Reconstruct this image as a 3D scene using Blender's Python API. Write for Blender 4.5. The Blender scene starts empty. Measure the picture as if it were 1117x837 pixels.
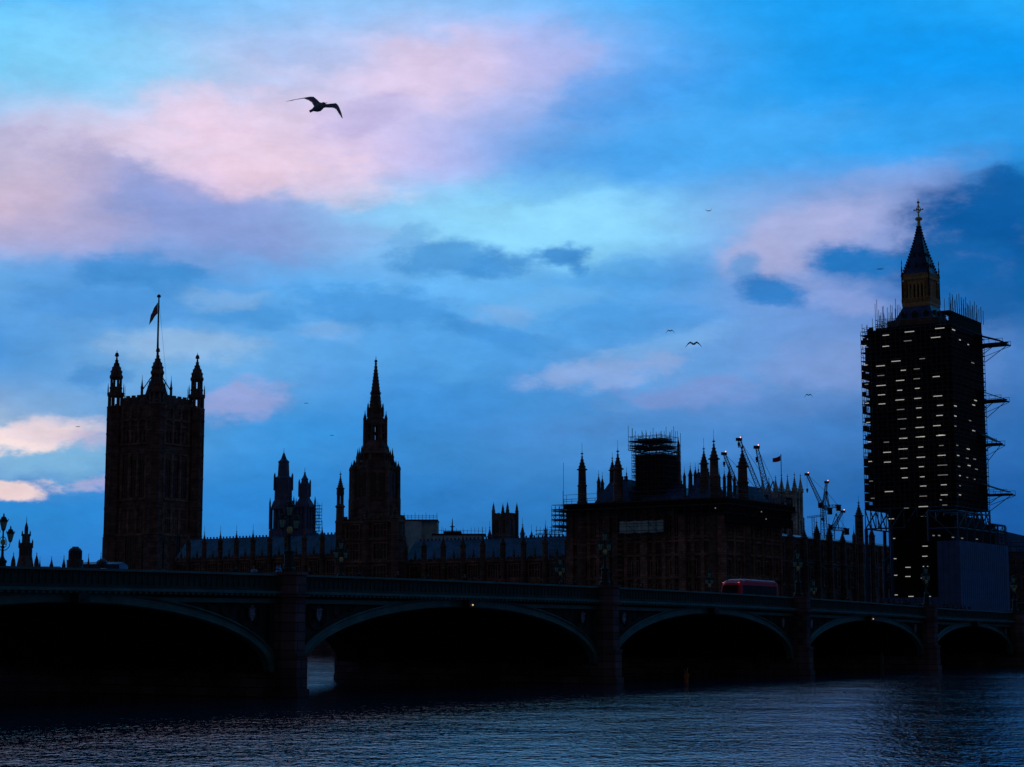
import bpy, math, random
from math import sin, cos, tan, atan, atan2, radians, pi
from mathutils import Vector, Matrix
random.seed(7)
S = bpy.context.scene
COL = S.collection
# ------------------------------------------------------------------ camera
F = 2032.0; TH = atan(274 / F); PHI = radians(33.5); CAMZ = 4.0
cam = bpy.data.cameras.new('camera'); camo = bpy.data.objects.new('camera', cam); COL.objects.link(camo)
cam.sensor_width = 36; cam.lens = 36 * F / 1117; cam.clip_end = 20000; cam.clip_start = .5
camo.location = (0, 0, CAMZ); camo.rotation_euler = (pi / 2 + TH, 0, 0)
S.camera = camo
S.render.engine = 'CYCLES'
S.view_settings.view_transform = 'Standard'; S.view_settings.look = 'None'
S.view_settings.exposure = 0; S.view_settings.gamma = 1; S.view_settings.use_curve_mapping = False
S.cycles.max_bounces = 4; S.cycles.diffuse_bounces = 2; S.cycles.glossy_bounces = 3

def srgb(c):
    return tuple((v / 255 / 12.92 if v / 255 <= .04045 else ((v / 255 + .055) / 1.055) ** 2.4) for v in c) + (1,)

# ------------------------------------------------------------------ sky
W = bpy.data.worlds.new('World'); S.world = W; W.use_nodes = True
nt = W.node_tree; nt.nodes.clear()
def N(t, **k):
    n = nt.nodes.new(t)
    for a, b in k.items(): setattr(n, a, b)
    return n
def setin(sock, v):
    if isinstance(v, bpy.types.NodeSocket): nt.links.new(v, sock)
    else: sock.default_value = v
def mth(op, a, b=0.0, c=None, clamp=False):
    n = N('ShaderNodeMath', operation=op, use_clamp=clamp); setin(n.inputs[0], a); setin(n.inputs[1], b)
    if c is not None: setin(n.inputs[2], c)
    return n.outputs[0]
def mixc(f, a, b, bt='MIX'):
    n = N('ShaderNodeMix', data_type='RGBA', blend_type=bt); setin(n.inputs[0], f); setin(n.inputs[6], a); setin(n.inputs[7], b)
    return n.outputs[2]
def maprange(v, a, b, c=0., d=1., t='SMOOTHSTEP'):
    n = N('ShaderNodeMapRange', interpolation_type=t); setin(n.inputs[0], v)
    for i, q in enumerate((a, b, c, d)): n.inputs[i + 1].default_value = q
    return n.outputs[0]
tc = N('ShaderNodeTexCoord'); sep = N('ShaderNodeSeparateXYZ'); nt.links.new(tc.outputs['Generated'], sep.inputs[0])
az = mth('MULTIPLY', mth('ARCTAN2', sep.outputs[0], sep.outputs[1]), 180 / pi)
el = mth('MULTIPLY', mth('ARCSINE', sep.outputs[2]), 180 / pi)
def azp(px): return math.degrees(atan((px - 558.5) / 2050))
def elp(py): return math.degrees(TH + atan((418.5 - py) / F))
comb = N('ShaderNodeCombineXYZ'); setin(comb.inputs[0], az); setin(comb.inputs[1], el)
def noise(vec, scale, detail=4, rough=.55, off=(0, 0, 0), sc=(1, 1, 1), rot=0):
    m = N('ShaderNodeMapping'); nt.links.new(vec, m.inputs[0]); m.inputs[1].default_value = off; m.inputs[3].default_value = sc
    m.inputs[2].default_value = (0, 0, rot)
    n = N('ShaderNodeTexNoise'); nt.links.new(m.outputs[0], n.inputs['Vector'])
    n.inputs['Scale'].default_value = scale; n.inputs['Detail'].default_value = detail; n.inputs['Roughness'].default_value = rough
    return n
def vmath(op, a, b):
    n = N('ShaderNodeVectorMath', operation=op); setin(n.inputs[0], a); setin(n.inputs[1], b); return n.outputs[0]
wn1 = noise(comb.outputs[0], .16, 5, .5, sc=(.8, 1.3, 1)).outputs['Color']
wn2 = noise(comb.outputs[0], .8, 6, .6, off=(9, 3, 0), sc=(.7, 1.3, 1)).outputs['Color']
w1 = vmath('MULTIPLY', vmath('SUBTRACT', wn1, (.5, .5, .5)), (2.2, 1.3, 0))
w2 = vmath('MULTIPLY', vmath('SUBTRACT', wn2, (.5, .5, .5)), (1.5, .9, 0))
wv = vmath('ADD', vmath('ADD', comb.outputs[0], w1), w2)
wvb = vmath('ADD', vmath('ADD', comb.outputs[0], vmath('MULTIPLY', w1, (.3, .3, 0))), vmath('MULTIPLY', w2, (1., 1., 0)))
ws_ = N('ShaderNodeSeparateXYZ'); nt.links.new(wv, ws_.inputs[0])
A0, A1 = azp(-20), azp(1137)
af = mth('DIVIDE', mth('SUBTRACT', ws_.outputs[0], A0), A1 - A0)
PXS = [0, 140, 280, 420, 560, 700, 840, 980, 1117]
ROWS = [
 (0,   [(70,180,252),(110,190,250),(138,198,252),(150,196,248),(135,192,250),(60,172,248),(28,160,245),(14,155,243),(40,172,252)]),
 (80,  [(120,206,250),(150,206,246),(190,200,240),(214,204,236),(204,196,238),(88,170,244),(30,160,243),(16,152,243),(14,154,245)]),
 (160, [(178,190,226),(222,204,230),(234,214,236),(206,192,234),(110,168,236),(66,166,242),(56,165,243),(50,160,240),(44,156,238)]),
 (240, [(196,180,208),(143,158,210),(150,164,220),(136,184,238),(143,216,252),(112,194,248),(136,170,226),(160,168,216),(30,110,184)]),
 (320, [(100,168,232),(70,146,218),(90,165,230),(104,180,242),(100,178,240),(80,162,230),(116,160,224),(90,130,200),(12,94,164)]),
 (400, [(66,146,218),(118,174,224),(100,168,230),(66,150,224),(70,153,225),(100,162,224),(100,152,218),(118,150,208),(70,125,195)]),
 (480, [(150,180,214),(80,155,218),(52,145,218),(48,140,216),(68,138,208),(70,138,206),(66,128,200),(55,115,182),(40,105,178)]),
 (560, [(30,135,210),(32,132,210),(34,132,210),(36,126,204),(38,120,192),(40,118,188),(36,108,180),(28,98,172),(20,88,162)]),
 (640, [(22,120,200),(24,116,198),(24,114,196),(24,110,190),(28,104,178),(28,98,172),(22,90,162),(18,82,152),(14,76,146)])]
cur = None
for i in range(len(ROWS) - 1, -1, -1):
    r = N('ShaderNodeValToRGB'); cr = r.color_ramp; cr.interpolation = 'B_SPLINE'
    while len(cr.elements) < 9: cr.elements.new(.5)
    for k, e in enumerate(cr.elements): e.position = (azp(PXS[k]) - A0) / (A1 - A0)
    for k, e in enumerate(cr.elements): e.color = srgb(ROWS[i][1][k])
    setin(r.inputs[0], af)
    if cur is None: cur = r.outputs[0]
    else: cur = mixc(maprange(ws_.outputs[1], elp(ROWS[i + 1][0]), elp(ROWS[i][0])), cur, r.outputs[0])
# single clouds: (px, py, half width, half height, tilt deg, colour, strength)
BLOBS = [
 (500,240,230,60,0,(134,208,250),.6,.3),(600,244,190,60,0,(148,220,254),.6,.3),(60,70,170,60,-8,(124,208,252),.5,.3),
 (270,160,150,70,10,(236,210,234),.35,1.),(205,125,80,40,0,(240,208,230),.4,1.),(330,195,120,36,-6,(242,214,230),.45,1.),(455,76,110,44,0,(230,204,230),.45,1.),(230,200,90,28,0,(240,206,226),.4,1.),(385,130,70,26,14,(176,172,224),.5,1.),(330,60,110,22,-6,(160,190,238),.5,1.),(520,60,60,40,20,(206,196,232),.35,1.),(600,60,70,40,0,(180,180,232),.4,1.),
 (165,222,190,40,-20,(130,152,212),.75,1.),(320,250,160,30,-8,(134,160,218),.5,.6),(30,190,110,60,0,(206,186,212),.5,.5),(40,275,120,30,4,(190,176,214),.4,.6),
 (700,100,130,36,10,(50,150,232),.5,.7),(640,185,150,36,10,(64,158,236),.4,.7),(830,150,160,36,6,(84,172,242),.35,.7),
 (1085,262,105,62,-6,(8,88,160),1.,.75),(1040,300,80,46,0,(18,98,170),.95,.8),(1110,225,60,34,0,(10,92,164),.9,.8),(1090,330,90,40,0,(14,96,168),.8,.8),
 (880,262,110,42,18,(172,176,220),.7,.6),(905,325,90,22,-14,(152,168,222),.5,1.),(1000,208,90,26,6,(150,168,222),.35,1.),(840,285,60,36,0,(176,178,220),.5,.6),
 (942,291,62,22,-8,(36,118,194),1.,.9),(852,321,52,20,-8,(52,126,200),1.,.9),(822,294,26,20,0,(76,150,216),.7,.9),
 (490,287,90,26,-4,(70,148,214),.85,1.),(545,292,56,18,8,(66,144,212),.8,1.),(606,276,40,14,0,(64,142,210),.95,1.),(626,287,20,14,-50,(64,142,210),.9,1.),(440,262,40,14,20,(96,166,226),.5,1.),
 (140,304,90,24,0,(62,142,212),.85,1.),(195,300,30,14,0,(66,144,214),.7,1.),(90,340,110,22,-5,(70,146,218),.6,.9),
 (275,346,60,20,0,(66,148,218),.7,1.),(410,336,120,28,-8,(62,146,220),.7,.9),(540,366,70,16,-18,(64,144,216),.75,1.),(575,376,50,12,0,(70,148,216),.6,1.),(98,420,40,18,0,(64,138,206),.7,.9),(420,390,160,24,-4,(88,166,230),.4,.9),
 (700,300,110,26,0,(64,150,222),.5,.8),(690,350,120,30,0,(62,146,220),.5,.8),(540,440,180,26,4,(54,136,208),.4,.8),(250,400,120,20,0,(96,170,230),.4,.9),
 (700,385,130,16,14,(128,180,232),.5,.9),(600,330,90,18,12,(112,180,236),.4,.9),(560,345,50,14,0,(140,176,226),.4,1.),
 (60,500,130,40,0,(124,184,222),.7,.7),(14,487,78,18,6,(252,228,224),1.,1.2),(40,478,90,18,6,(220,206,220),.7,1.2),(88,486,44,12,0,(196,182,214),.6,1.),(10,541,60,13,2,(244,218,218),.95,1.2),(106,532,36,10,0,(186,178,214),.6,1.2),
 (255,441,60,30,10,(160,164,214),.7,1.1),(190,384,110,22,0,(156,190,226),.6,.8),(240,330,60,14,0,(150,186,226),.4,.9),(350,365,40,14,0,(140,180,228),.4,.9),
 (662,404,110,22,8,(142,168,218),.7,1.2),(765,427,110,22,4,(128,150,210),.6,1.2),(900,400,90,34,0,(126,152,208),.5,.7),(820,445,100,18,0,(96,142,208),.4,.8),
 (720,460,160,18,4,(74,132,200),.4,.9),(850,520,180,22,0,(40,106,176),.4,.8),(470,500,160,24,-4,(58,138,206),.35,.8)]
rag = noise(comb.outputs[0], 1.15, 9, .62, off=(31, 17, 0), sc=(.62, 1.25, 1)).outputs[0]
ragc = mth('SUBTRACT', rag, .5)
for (x, y, hw, hh, tl, c, st, rg) in BLOBS:
    m = N('ShaderNodeMapping', vector_type='TEXTURE'); nt.links.new(wvb, m.inputs[0])
    m.inputs[1].default_value = (azp(x), elp(y), 0); m.inputs[2].default_value = (0, 0, radians(tl))
    m.inputs[3].default_value = (hw * 1.25 / 35.8, hh * 1.25 / 35.8, 1)
    g = N('ShaderNodeTexGradient', gradient_type='SPHERICAL'); nt.links.new(m.outputs[0], g.inputs[0])
    q = mth('MULTIPLY_ADD', ragc, 1.7 * rg, g.outputs[1])
    f = mth('MULTIPLY', maprange(q, .04, .74, 0, st), maprange(g.outputs[1], 0, .42))
    cur = mixc(f, cur, srgb(c))
# fine cloud texture: streaks and puffs
n1 = noise(wv, .5, 7, .6, off=(3, 7, 0), sc=(.45, 1.5, 1), rot=radians(-8)).outputs[0]
n2 = noise(comb.outputs[0], 1.3, 6, .62, off=(13, 1, 0), sc=(.7, 1.3, 1)).outputs[0]
var = mth('ADD', mth('MULTIPLY', mth('SUBTRACT', n1, .5), .42), mth('MULTIPLY', mth('SUBTRACT', n2, .5), .3))
cur = mixc(1.0, cur, mth('ADD', 1.0, var), 'MULTIPLY')
# towards the zenith and the dark eastern side the dusk sky loses its light
aa = mth('ABSOLUTE', az)
env = mth('MULTIPLY', maprange(aa, 22, 110, 1, .075), maprange(el, 22, 60, 1, .26))
cur = mixc(1.0, cur, env, 'MULTIPLY')
back = mixc(maprange(el, 0, 45), (.043, .031, .036, 1), (.012, .018, .034, 1))      # faint mauve dusk band opposite the sunset
cur = mixc(maprange(aa, 45, 110), cur, back)
sky = N('ShaderNodeTexSky', sky_type='NISHITA'); sky.sun_disc = False
SUN_EL, SUN_AZ = 1.0, -14.0         # sun just at the horizon behind the river front
sky.sun_elevation = radians(SUN_EL); sky.sun_rotation = radians(SUN_AZ)
add = mixc(1.0, cur, mixc(1.0, sky.outputs[0], (.0006, .0006, .0006, 1), 'MULTIPLY'), 'ADD')
bg = N('ShaderNodeBackground'); nt.links.new(add, bg.inputs[0]); bg.inputs[1].default_value = 1.0
wo = N('ShaderNodeOutputWorld'); nt.links.new(bg.outputs[0], wo.inputs[0])
W.cycles.sampling_method = 'MANUAL'; W.cycles.sample_map_resolution = 512
sl = bpy.data.lights.new('sun', 'SUN'); sl.energy = .03; sl.angle = radians(4); sl.color = (1, .75, .6)
so = bpy.data.objects.new('sun', sl); COL.objects.link(so)
d = Vector((sin(radians(SUN_AZ)), cos(radians(SUN_AZ)), tan(radians(2.5))))
so.rotation_euler = d.to_track_quat('Z', 'Y').to_euler()

# ------------------------------------------------------------------ materials
def mat(name, col, rough=.8, var=.25, scale=1.5, metal=0., emit=None, es=0., bump=0., spec=.3, stretch=(1, 1, 1), alpha=1.):
    m = bpy.data.materials.new(name); m.use_nodes = True; t = m.node_tree; b = t.nodes['Principled BSDF']
    b.inputs['Roughness'].default_value = rough; b.inputs['Metallic'].default_value = metal
    b.inputs['Specular IOR Level'].default_value = spec
    co = t.nodes.new('ShaderNodeTexCoord'); mp = t.nodes.new('ShaderNodeMapping'); no = t.nodes.new('ShaderNodeTexNoise')
    t.links.new(co.outputs['Object'], mp.inputs[0]); mp.inputs[3].default_value = stretch
    t.links.new(mp.outputs[0], no.inputs['Vector']); no.inputs['Scale'].default_value = scale; no.inputs['Detail'].default_value = 5
    r = t.nodes.new('ShaderNodeValToRGB'); r.color_ramp.elements[0].position = .3; r.color_ramp.elements[1].position = .7
    r.color_ramp.elements[0].color = tuple(c * (1 - var) for c in col) + (1,)
    r.color_ramp.elements[1].color = tuple(min(1, c * (1 + var)) for c in col) + (1,)
    t.links.new(no.outputs[0], r.inputs[0]); t.links.new(r.outputs[0], b.inputs['Base Color'])
    if bump:
        bp = t.nodes.new('ShaderNodeBump'); bp.inputs['Strength'].default_value = bump; bp.inputs['Distance'].default_value = .1
        t.links.new(no.outputs[0], bp.inputs['Height']); t.links.new(bp.outputs[0], b.inputs['Normal'])
    if emit: b.inputs['Emission Color'].default_value = emit + (1,); b.inputs['Emission Strength'].default_value = es
    return m
def brick_mat(name, col, bw, bh, mortar=.35, rough=.85, var=.3):
    m = bpy.data.materials.new(name); m.use_nodes = True; t = m.node_tree; b = t.nodes['Principled BSDF']
    b.inputs['Roughness'].default_value = rough; b.inputs['Specular IOR Level'].default_value = .25
    co = t.nodes.new('ShaderNodeTexCoord'); se = t.nodes.new('ShaderNodeSeparateXYZ'); t.links.new(co.outputs['Object'], se.inputs[0])
    ad = t.nodes.new('ShaderNodeMath'); t.links.new(se.outputs[0], ad.inputs[0]); t.links.new(se.outputs[1], ad.inputs[1])
    cb = t.nodes.new('ShaderNodeCombineXYZ'); t.links.new(ad.outputs[0], cb.inputs[0]); t.links.new(se.outputs[2], cb.inputs[1])
    br = t.nodes.new('ShaderNodeTexBrick'); t.links.new(cb.outputs[0], br.inputs[0]); br.inputs['Scale'].default_value = 1
    br.inputs['Brick Width'].default_value = bw; br.inputs['Row Height'].default_value = bh; br.inputs['Mortar Size'].default_value = min(bw, bh) * .06
    br.inputs['Color1'].default_value = tuple(c * (1 + var) for c in col) + (1,); br.inputs['Color2'].default_value = tuple(c * (1 - var) for c in col) + (1,)
    br.inputs['Mortar'].default_value = tuple(c * mortar for c in col) + (1,)
    no = t.nodes.new('ShaderNodeTexNoise'); no.inputs['Scale'].default_value = .35; no.inputs['Detail'].default_value = 6; t.links.new(co.outputs['Object'], no.inputs[0])
    r = t.nodes.new('ShaderNodeValToRGB'); r.color_ramp.elements[0].position = .32; r.color_ramp.elements[1].position = .68
    r.color_ramp.elements[0].color = (.45, .45, .45, 1); r.color_ramp.elements[1].color = (1.25, 1.2, 1.15, 1)
    t.links.new(no.outputs[0], r.inputs[0])
    mx = t.nodes.new('ShaderNodeMix'); mx.data_type = 'RGBA'; mx.blend_type = 'MULTIPLY'; mx.inputs[0].default_value = 1
    t.links.new(br.outputs[0], mx.inputs[6]); t.links.new(r.outputs[0], mx.inputs[7]); t.links.new(mx.outputs[2], b.inputs['Base Color'])
    return m
M = {}
M['stone'] = brick_mat('brown limestone', (.24, .175, .16), 1.1, .55)  # even brown base, block tones and blotches at random
M['stone_pale'] = brick_mat('paler limestone', (.38, .26, .22), .9, .5)
M['abbey'] = brick_mat('hazed portland stone', (.62, .68, .66), 1.2, .6)  # pale stone, lifted further to hold the distance haze in its colour
M['granite'] = brick_mat('grey granite', (.17, .14, .17), 1.6, .6)
M['slate'] = brick_mat('slate roof', (.07, .14, .36), .5, .3, rough=.45)
M['roof_iron'] = mat('cast iron roof', (.05, .07, .12), .45, .3, .8)
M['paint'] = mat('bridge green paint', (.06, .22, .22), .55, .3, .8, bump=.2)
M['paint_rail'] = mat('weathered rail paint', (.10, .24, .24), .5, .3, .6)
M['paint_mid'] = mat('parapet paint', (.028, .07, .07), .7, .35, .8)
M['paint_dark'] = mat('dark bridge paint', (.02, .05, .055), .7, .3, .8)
M['soffit'] = mat('shade dark arch soffit', (.02, .022, .024), .9, .3, .6)  # near black, with the darkness under the bridge put into the colour
M['lead'] = mat('dark iron', (.03, .035, .04), .6, .3, 3)
M['gold'] = mat('gilded iron', (.9, .72, .3), .5, .2, 3)
M['belfry'] = mat('gilded stone', (.62, .42, .18), .6, .35, 2)
M['glass'] = mat('dark glass', (.015, .018, .025), .25, .3, 1, spec=.5)
M['sheet'] = mat('pale scaffold sheeting', (.5, .88, .95), .7, .25, .6, bump=.4)
M['net'] = mat('black debris netting', (.012, .013, .016), .9, .3, .7)
M['tube'] = mat('galvanised tube', (.10, .12, .16), .55, .3, 5, metal=.2)
M['tube_blue'] = mat('blue painted steel', (.06, .14, .26), .6, .3, 3)
M['board'] = mat('scaffold boards', (.10, .08, .07), .85, .4, 2)
M['hoard'] = mat('blue hoarding panels', (.08, .20, .46), .7, .18, .5)
M['lamp'] = mat('work light tube', (.8, .8, .75), .5, .05, 1, emit=(.95, .92, .84), es=.42)
M['lamp_dim'] = mat('dim work light tube', (.8, .8, .75), .5, .05, 1, emit=(.95, .9, .82), es=.15)
M['lamp_spot'] = mat('site floodlight', (.8, .8, .75), .5, .05, 1, emit=(1., .85, .75), es=3)
M['lamp_red'] = mat('obstruction lamp', (.8, .2, .15), .5, .05, 1, emit=(1., .42, .32), es=2.2)
M['lamp_dimred'] = mat('bus marker lamp', (.8, .2, .15), .5, .05, 1, emit=(1., .25, .25), es=.7)
M['lamp_nav'] = mat('navigation lamp', (.8, .4, .1), .5, .05, 1, emit=(1., .6, .25), es=1.0)
M['crane'] = mat('crane steel', (.25, .27, .36), .6, .3, 2)
M['red'] = mat('red bus paint', (.85, .015, .06), .45, .15, 1, spec=.25)
M['glass_bus'] = mat('tinted bus glass', (.008, .008, .01), .5, .3, 1, spec=.1)
M['grey'] = mat('grey plastic', (.2, .2, .22), .6, .2, 1)
M['redcloth'] = mat('red cloth', (.55, .04, .05), .8, .2, 1)
M['white'] = mat('white paint', (.7, .7, .7), .5, .1, 1)
M['rubber'] = mat('tyre rubber', (.02, .02, .02), .9, .2, 5)
M['skin'] = mat('skin', (.45, .28, .2), .6, .1, 5)
M['hair'] = mat('dark hair', (.03, .02, .015), .7, .3, 8)
M['coat_dark'] = mat('dark coat cloth', (.03, .03, .04), .9, .3, 4)
M['coat_blue'] = mat('light blue coat cloth', (.22, .45, .85), .8, .2, 4)
M['coat_red'] = mat('red coat cloth', (.5, .03, .03), .8, .2, 4)
M['feather'] = mat('grey white feathers', (.35, .42, .5), .8, .3, 12, stretch=(1, 1, 1))
M['feather_dark'] = mat('dark feathers', (.02, .02, .03), .8, .3, 12)
M['bill'] = mat('yellow bill', (.5, .35, .08), .5, .2, 8)
M['lglass'] = mat('lantern glass', (.3, .7, .62), .3, .2, 3, spec=.5)
M['ground'] = mat('paved bank', (.06, .06, .06), .9, .3, .2)
M['asphalt'] = mat('asphalt', (.05, .05, .05), .9, .25, 2)
M['wood'] = mat('weed covered timber', (.07, .10, .06), .9, .5, 2)
M['wood_orange'] = mat('orange painted timber', (.55, .20, .04), .8, .4, 2)
M['flag_blue'] = mat('navy cloth', (.03, .04, .16), .8, .2, 2)
M['flag_white'] = mat('white cloth', (.5, .5, .55), .8, .1, 2)
M['smoke_grey'] = mat('grey lead cowl', (.10, .11, .13), .7, .3, 1)
M['green_paint_shield'] = mat('pale enamel shield', (.22, .28, .40), .5, .8, 5)

# ------------------------------------------------------------------ helpers
def p2ws(X, Y): return (X * sin(PHI) + Y * cos(PHI), -X * cos(PHI) + Y * sin(PHI))
def ws2(w, s): return (w * sin(PHI) - s * cos(PHI), w * cos(PHI) + s * sin(PHI))
def kx(px, py): return (px - 558.5) / F * (cos(TH) + tan(TH + atan((418.5 - py) / F)) * sin(TH))
def at(px, Y, py=692): return p2ws(kx(px, py) * Y, Y)
def on_w(px, w, py=692):
    k = kx(px, py); Y = w / (k * sin(PHI) + cos(PHI)); return p2ws(k * Y, Y)[1]   # s on plane w
def on_s(px, s, py=692):
    k = kx(px, py); Y = s / (-k * cos(PHI) + sin(PHI)); return p2ws(k * Y, Y)[0]
def depth(w, s): return w * cos(PHI) + s * sin(PHI)
def Zp(py, Y): return CAMZ + Y * tan(TH + atan((418.5 - py) / F))
ROT = pi / 2 - PHI

class MB:
    def __init__(s): s.v = []; s.f = []; s.m = []
    def add(s, vs, fs, mi=0):
        o = len(s.v); s.v += [tuple(v) for v in vs]; s.f += [tuple(i + o for i in f) for f in fs]; s.m += [mi] * len(fs)
    def box(s, x0, x1, y0, y1, z0, z1, mi=0):
        s.add([(x0,y0,z0),(x1,y0,z0),(x1,y1,z0),(x0,y1,z0),(x0,y0,z1),(x1,y0,z1),(x1,y1,z1),(x0,y1,z1)],
              [(0,3,2,1),(4,5,6,7),(0,1,5,4),(1,2,6,5),(2,3,7,6),(3,0,4,7)], mi)
    def cbox(s, cx, cy, cz, dx, dy, dz, mi=0): s.box(cx-dx/2, cx+dx/2, cy-dy/2, cy+dy/2, cz-dz/2, cz+dz/2, mi)
    def lathe(s, cx, cy, prof, n=8, mi=0, a0=None):
        a0 = pi / n if a0 is None else a0; vs = []; fs = []
        for r, z in prof:
            for k in range(n): a = a0 + 2 * pi * k / n; vs.append((cx + r * cos(a), cy + r * sin(a), z))
        for i in range(len(prof) - 1):
            for k in range(n): k2 = (k + 1) % n; fs.append((i*n+k, i*n+k2, (i+1)*n+k2, (i+1)*n+k))
        fs.append(tuple(range(n))[::-1]); fs.append(tuple((len(prof)-1)*n + k for k in range(n)))
        s.add(vs, fs, mi)
    def tube(s, p, q, r, n=4, r2=None, mi=0):
        p = Vector(p); q = Vector(q); r2 = r if r2 is None else r2; d = (q - p)
        if d.length < 1e-6: return
        d.normalize(); u = d.orthogonal().normalized(); v = d.cross(u); vs = []
        if n == 4: pass
        for c, rr in ((p, r), (q, r2)):
            for k in range(n): a = 2*pi*k/n + pi/4; vs.append(c + u*rr*cos(a) + v*rr*sin(a))
        s.add(vs, [(k, (k+1) % n, n+(k+1) % n, n+k) for k in range(n)] + [tuple(range(n))[::-1], tuple(range(n, 2*n))], mi)
    def build(s, name, m, parent=None, loc=(0,0,0), rz=0, smooth=False):
        me = bpy.data.meshes.new(name); me.from_pydata(s.v, [], s.f); me.update()
        for mm in (m if isinstance(m, (list, tuple)) else [m]): me.materials.append(mm)
        if any(s.m): me.polygons.foreach_set('material_index', s.m)
        if smooth: me.polygons.foreach_set('use_smooth', [True] * len(me.polygons))
        o = bpy.data.objects.new(name, me); COL.objects.link(o); o.location = loc; o.rotation_euler = (0, 0, rz)
        if parent: o.parent = parent
        return o
def build_split(g, name, m, parent):
    for i in range(0, len(g.v), 8):
        q = MB(); q.v = g.v[i:i+8]; q.f = [tuple(a - i for a in f) for f in g.f if i <= f[0] < i + 8]; q.m = [0]*len(q.f); q.build(name, m, parent)
def tag(o, label=None, cat=None, group=None, kind=None):
    if label: o['label'] = label
    if cat: o['category'] = cat
    if group: o['group'] = group
    if kind: o['kind'] = kind
    return o
def thing(name, label, cat, w=0, s=0, z=0, group=None, rz=None, loc=None):
    o = bpy.data.objects.new(name, None); COL.objects.link(o); o.empty_display_size = .5
    x, y = ws2(w, s); o.location = loc if loc else (x, y, z); o.rotation_euler = (0, 0, ROT if rz is None else rz)
    return tag(o, label, cat, group)
def copy_tree(o, parent=None):
    c = o.copy(); COL.objects.link(c); c.parent = parent
    for ch in list(o.children): copy_tree(ch, c)
    return c
def cap_prof(zb, zt, r, k=4, rod=.0):
    """crocketed spirelet: profile from eaves zb to tip zt"""
    h = zt - zb; p = [(r*1.16, zb), (r*1.16, zb + h*.05), (r*.82, zb + h*.08)]
    for i in range(k):
        f0 = i / k; z = zb + h*(.08 + .62*f0); rr = r*(.82*(1-f0)**1.15 + .1*f0)
        z2 = zb + h*(.08 + .62*(f0 + .55/k)); f2 = f0 + .55/k; r2 = r*(.82*(1-f2)**1.15 + .1*f2)
        p += [(rr, z), (r2, z2), (r2 + r*.13, z2 + h*.015), (r2 + r*.13, z2 + h*.035), (r2*.9, z2 + h*.05)]
    p += [(r*.1, zb + h*.72), (r*.09, zb + h*.78), (r*.32, zb + h*.8), (r*.32, zb + h*.83), (r*.08, zb + h*.85), (.03, zt - .02), (.015, zt)]
    return p
def turret(mb, x, y, zb, zt, r, capf=3.6, stages=2, n=8):
    hc = r * capf; z2 = zt - hc; prof = [(r, zb)]
    L = z2 - zb
    for i in range(1, stages):
        z = zb + L * i / stages * 1.0; q = 1 - .1*(i-1)
        prof += [(r*q, z), (r*(q+.12), z + r*.1), (r*(q+.12), z + r*.3), (r*(q-.06), z + r*.45)]
    q = 1 - .1*(stages-1) + (0 if stages > 1 else 0)
    prof += [(r*(q-.03 if stages > 1 else 1), z2)]
    prof += cap_prof(z2 + .01, zt, r*.95)
    mb.lathe(x, y, prof, n)
def lantern_turret(mb, x, y, z0, z1, r, n=8, col=.22):
    """open stage: floor ring, columns with gaps, head ring"""
    h = z1 - z0
    mb.lathe(x, y, [(r*1.12, z0), (r*1.12, z0 + h*.1), (r*.97, z0 + h*.16)], n)
    mb.lathe(x, y, [(r*.95, z1 - h*.16), (r*1.1, z1 - h*.08), (r*1.1, z1)], n)
    for k in range(n):
        a = pi/n + 2*pi*k/n; px_, py_ = x + r*.8*cos(a), y + r*.8*sin(a)
        mb.lathe(px_, py_, [(r*col, z0 + h*.1), (r*col, z1 - h*.1)], 4)
def window(parent, face, c, z0, z1, wd, base, arched=True, mull=2):
    """face: 'E' (local x=base plane, opens to -x) or 'N' (local y=base). c = centre along the face"""
    g = MB(); f = MB(); t = .06
    def bx(m, u0, u1, a, b, zz0, zz1):
        if face == 'E': m.box(base - b, base - a, u0, u1, zz0, zz1)
        elif face == 'W': m.box(base + a, base + b, u0, u1, zz0, zz1)
        elif face == 'S': m.box(u0, u1, base + a, base + b, zz0, zz1)
        else: m.box(u0, u1, base - b, base - a, zz0, zz1)
    bx(g, c - wd/2, c + wd/2, -.01, t, z0, z1)
    for s_ in (-1, 1): bx(f, c + s_*wd/2 - .12, c + s_*wd/2 + .12, .0, .4, z0, z1 + .2)
    bx(f, c - wd/2, c + wd/2, .0, .34, z1, z1 + .3); bx(f, c - wd/2 - .2, c + wd/2 + .2, .0, .45, z0 - .3, z0)
    for k in range(mull): u = c - wd/2 + wd*(k+1)/(mull+1); bx(f, u - .07, u + .07, t, .2, z0, z1)
    zz = z0 + (z1 - z0)*.55; bx(f, c - wd/2, c + wd/2, t, .18, zz, zz + .15)
    w_ = g.build('window', M['glass'], parent); f.build('frame', M['stone_pale'], w_)
    return w_

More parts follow.
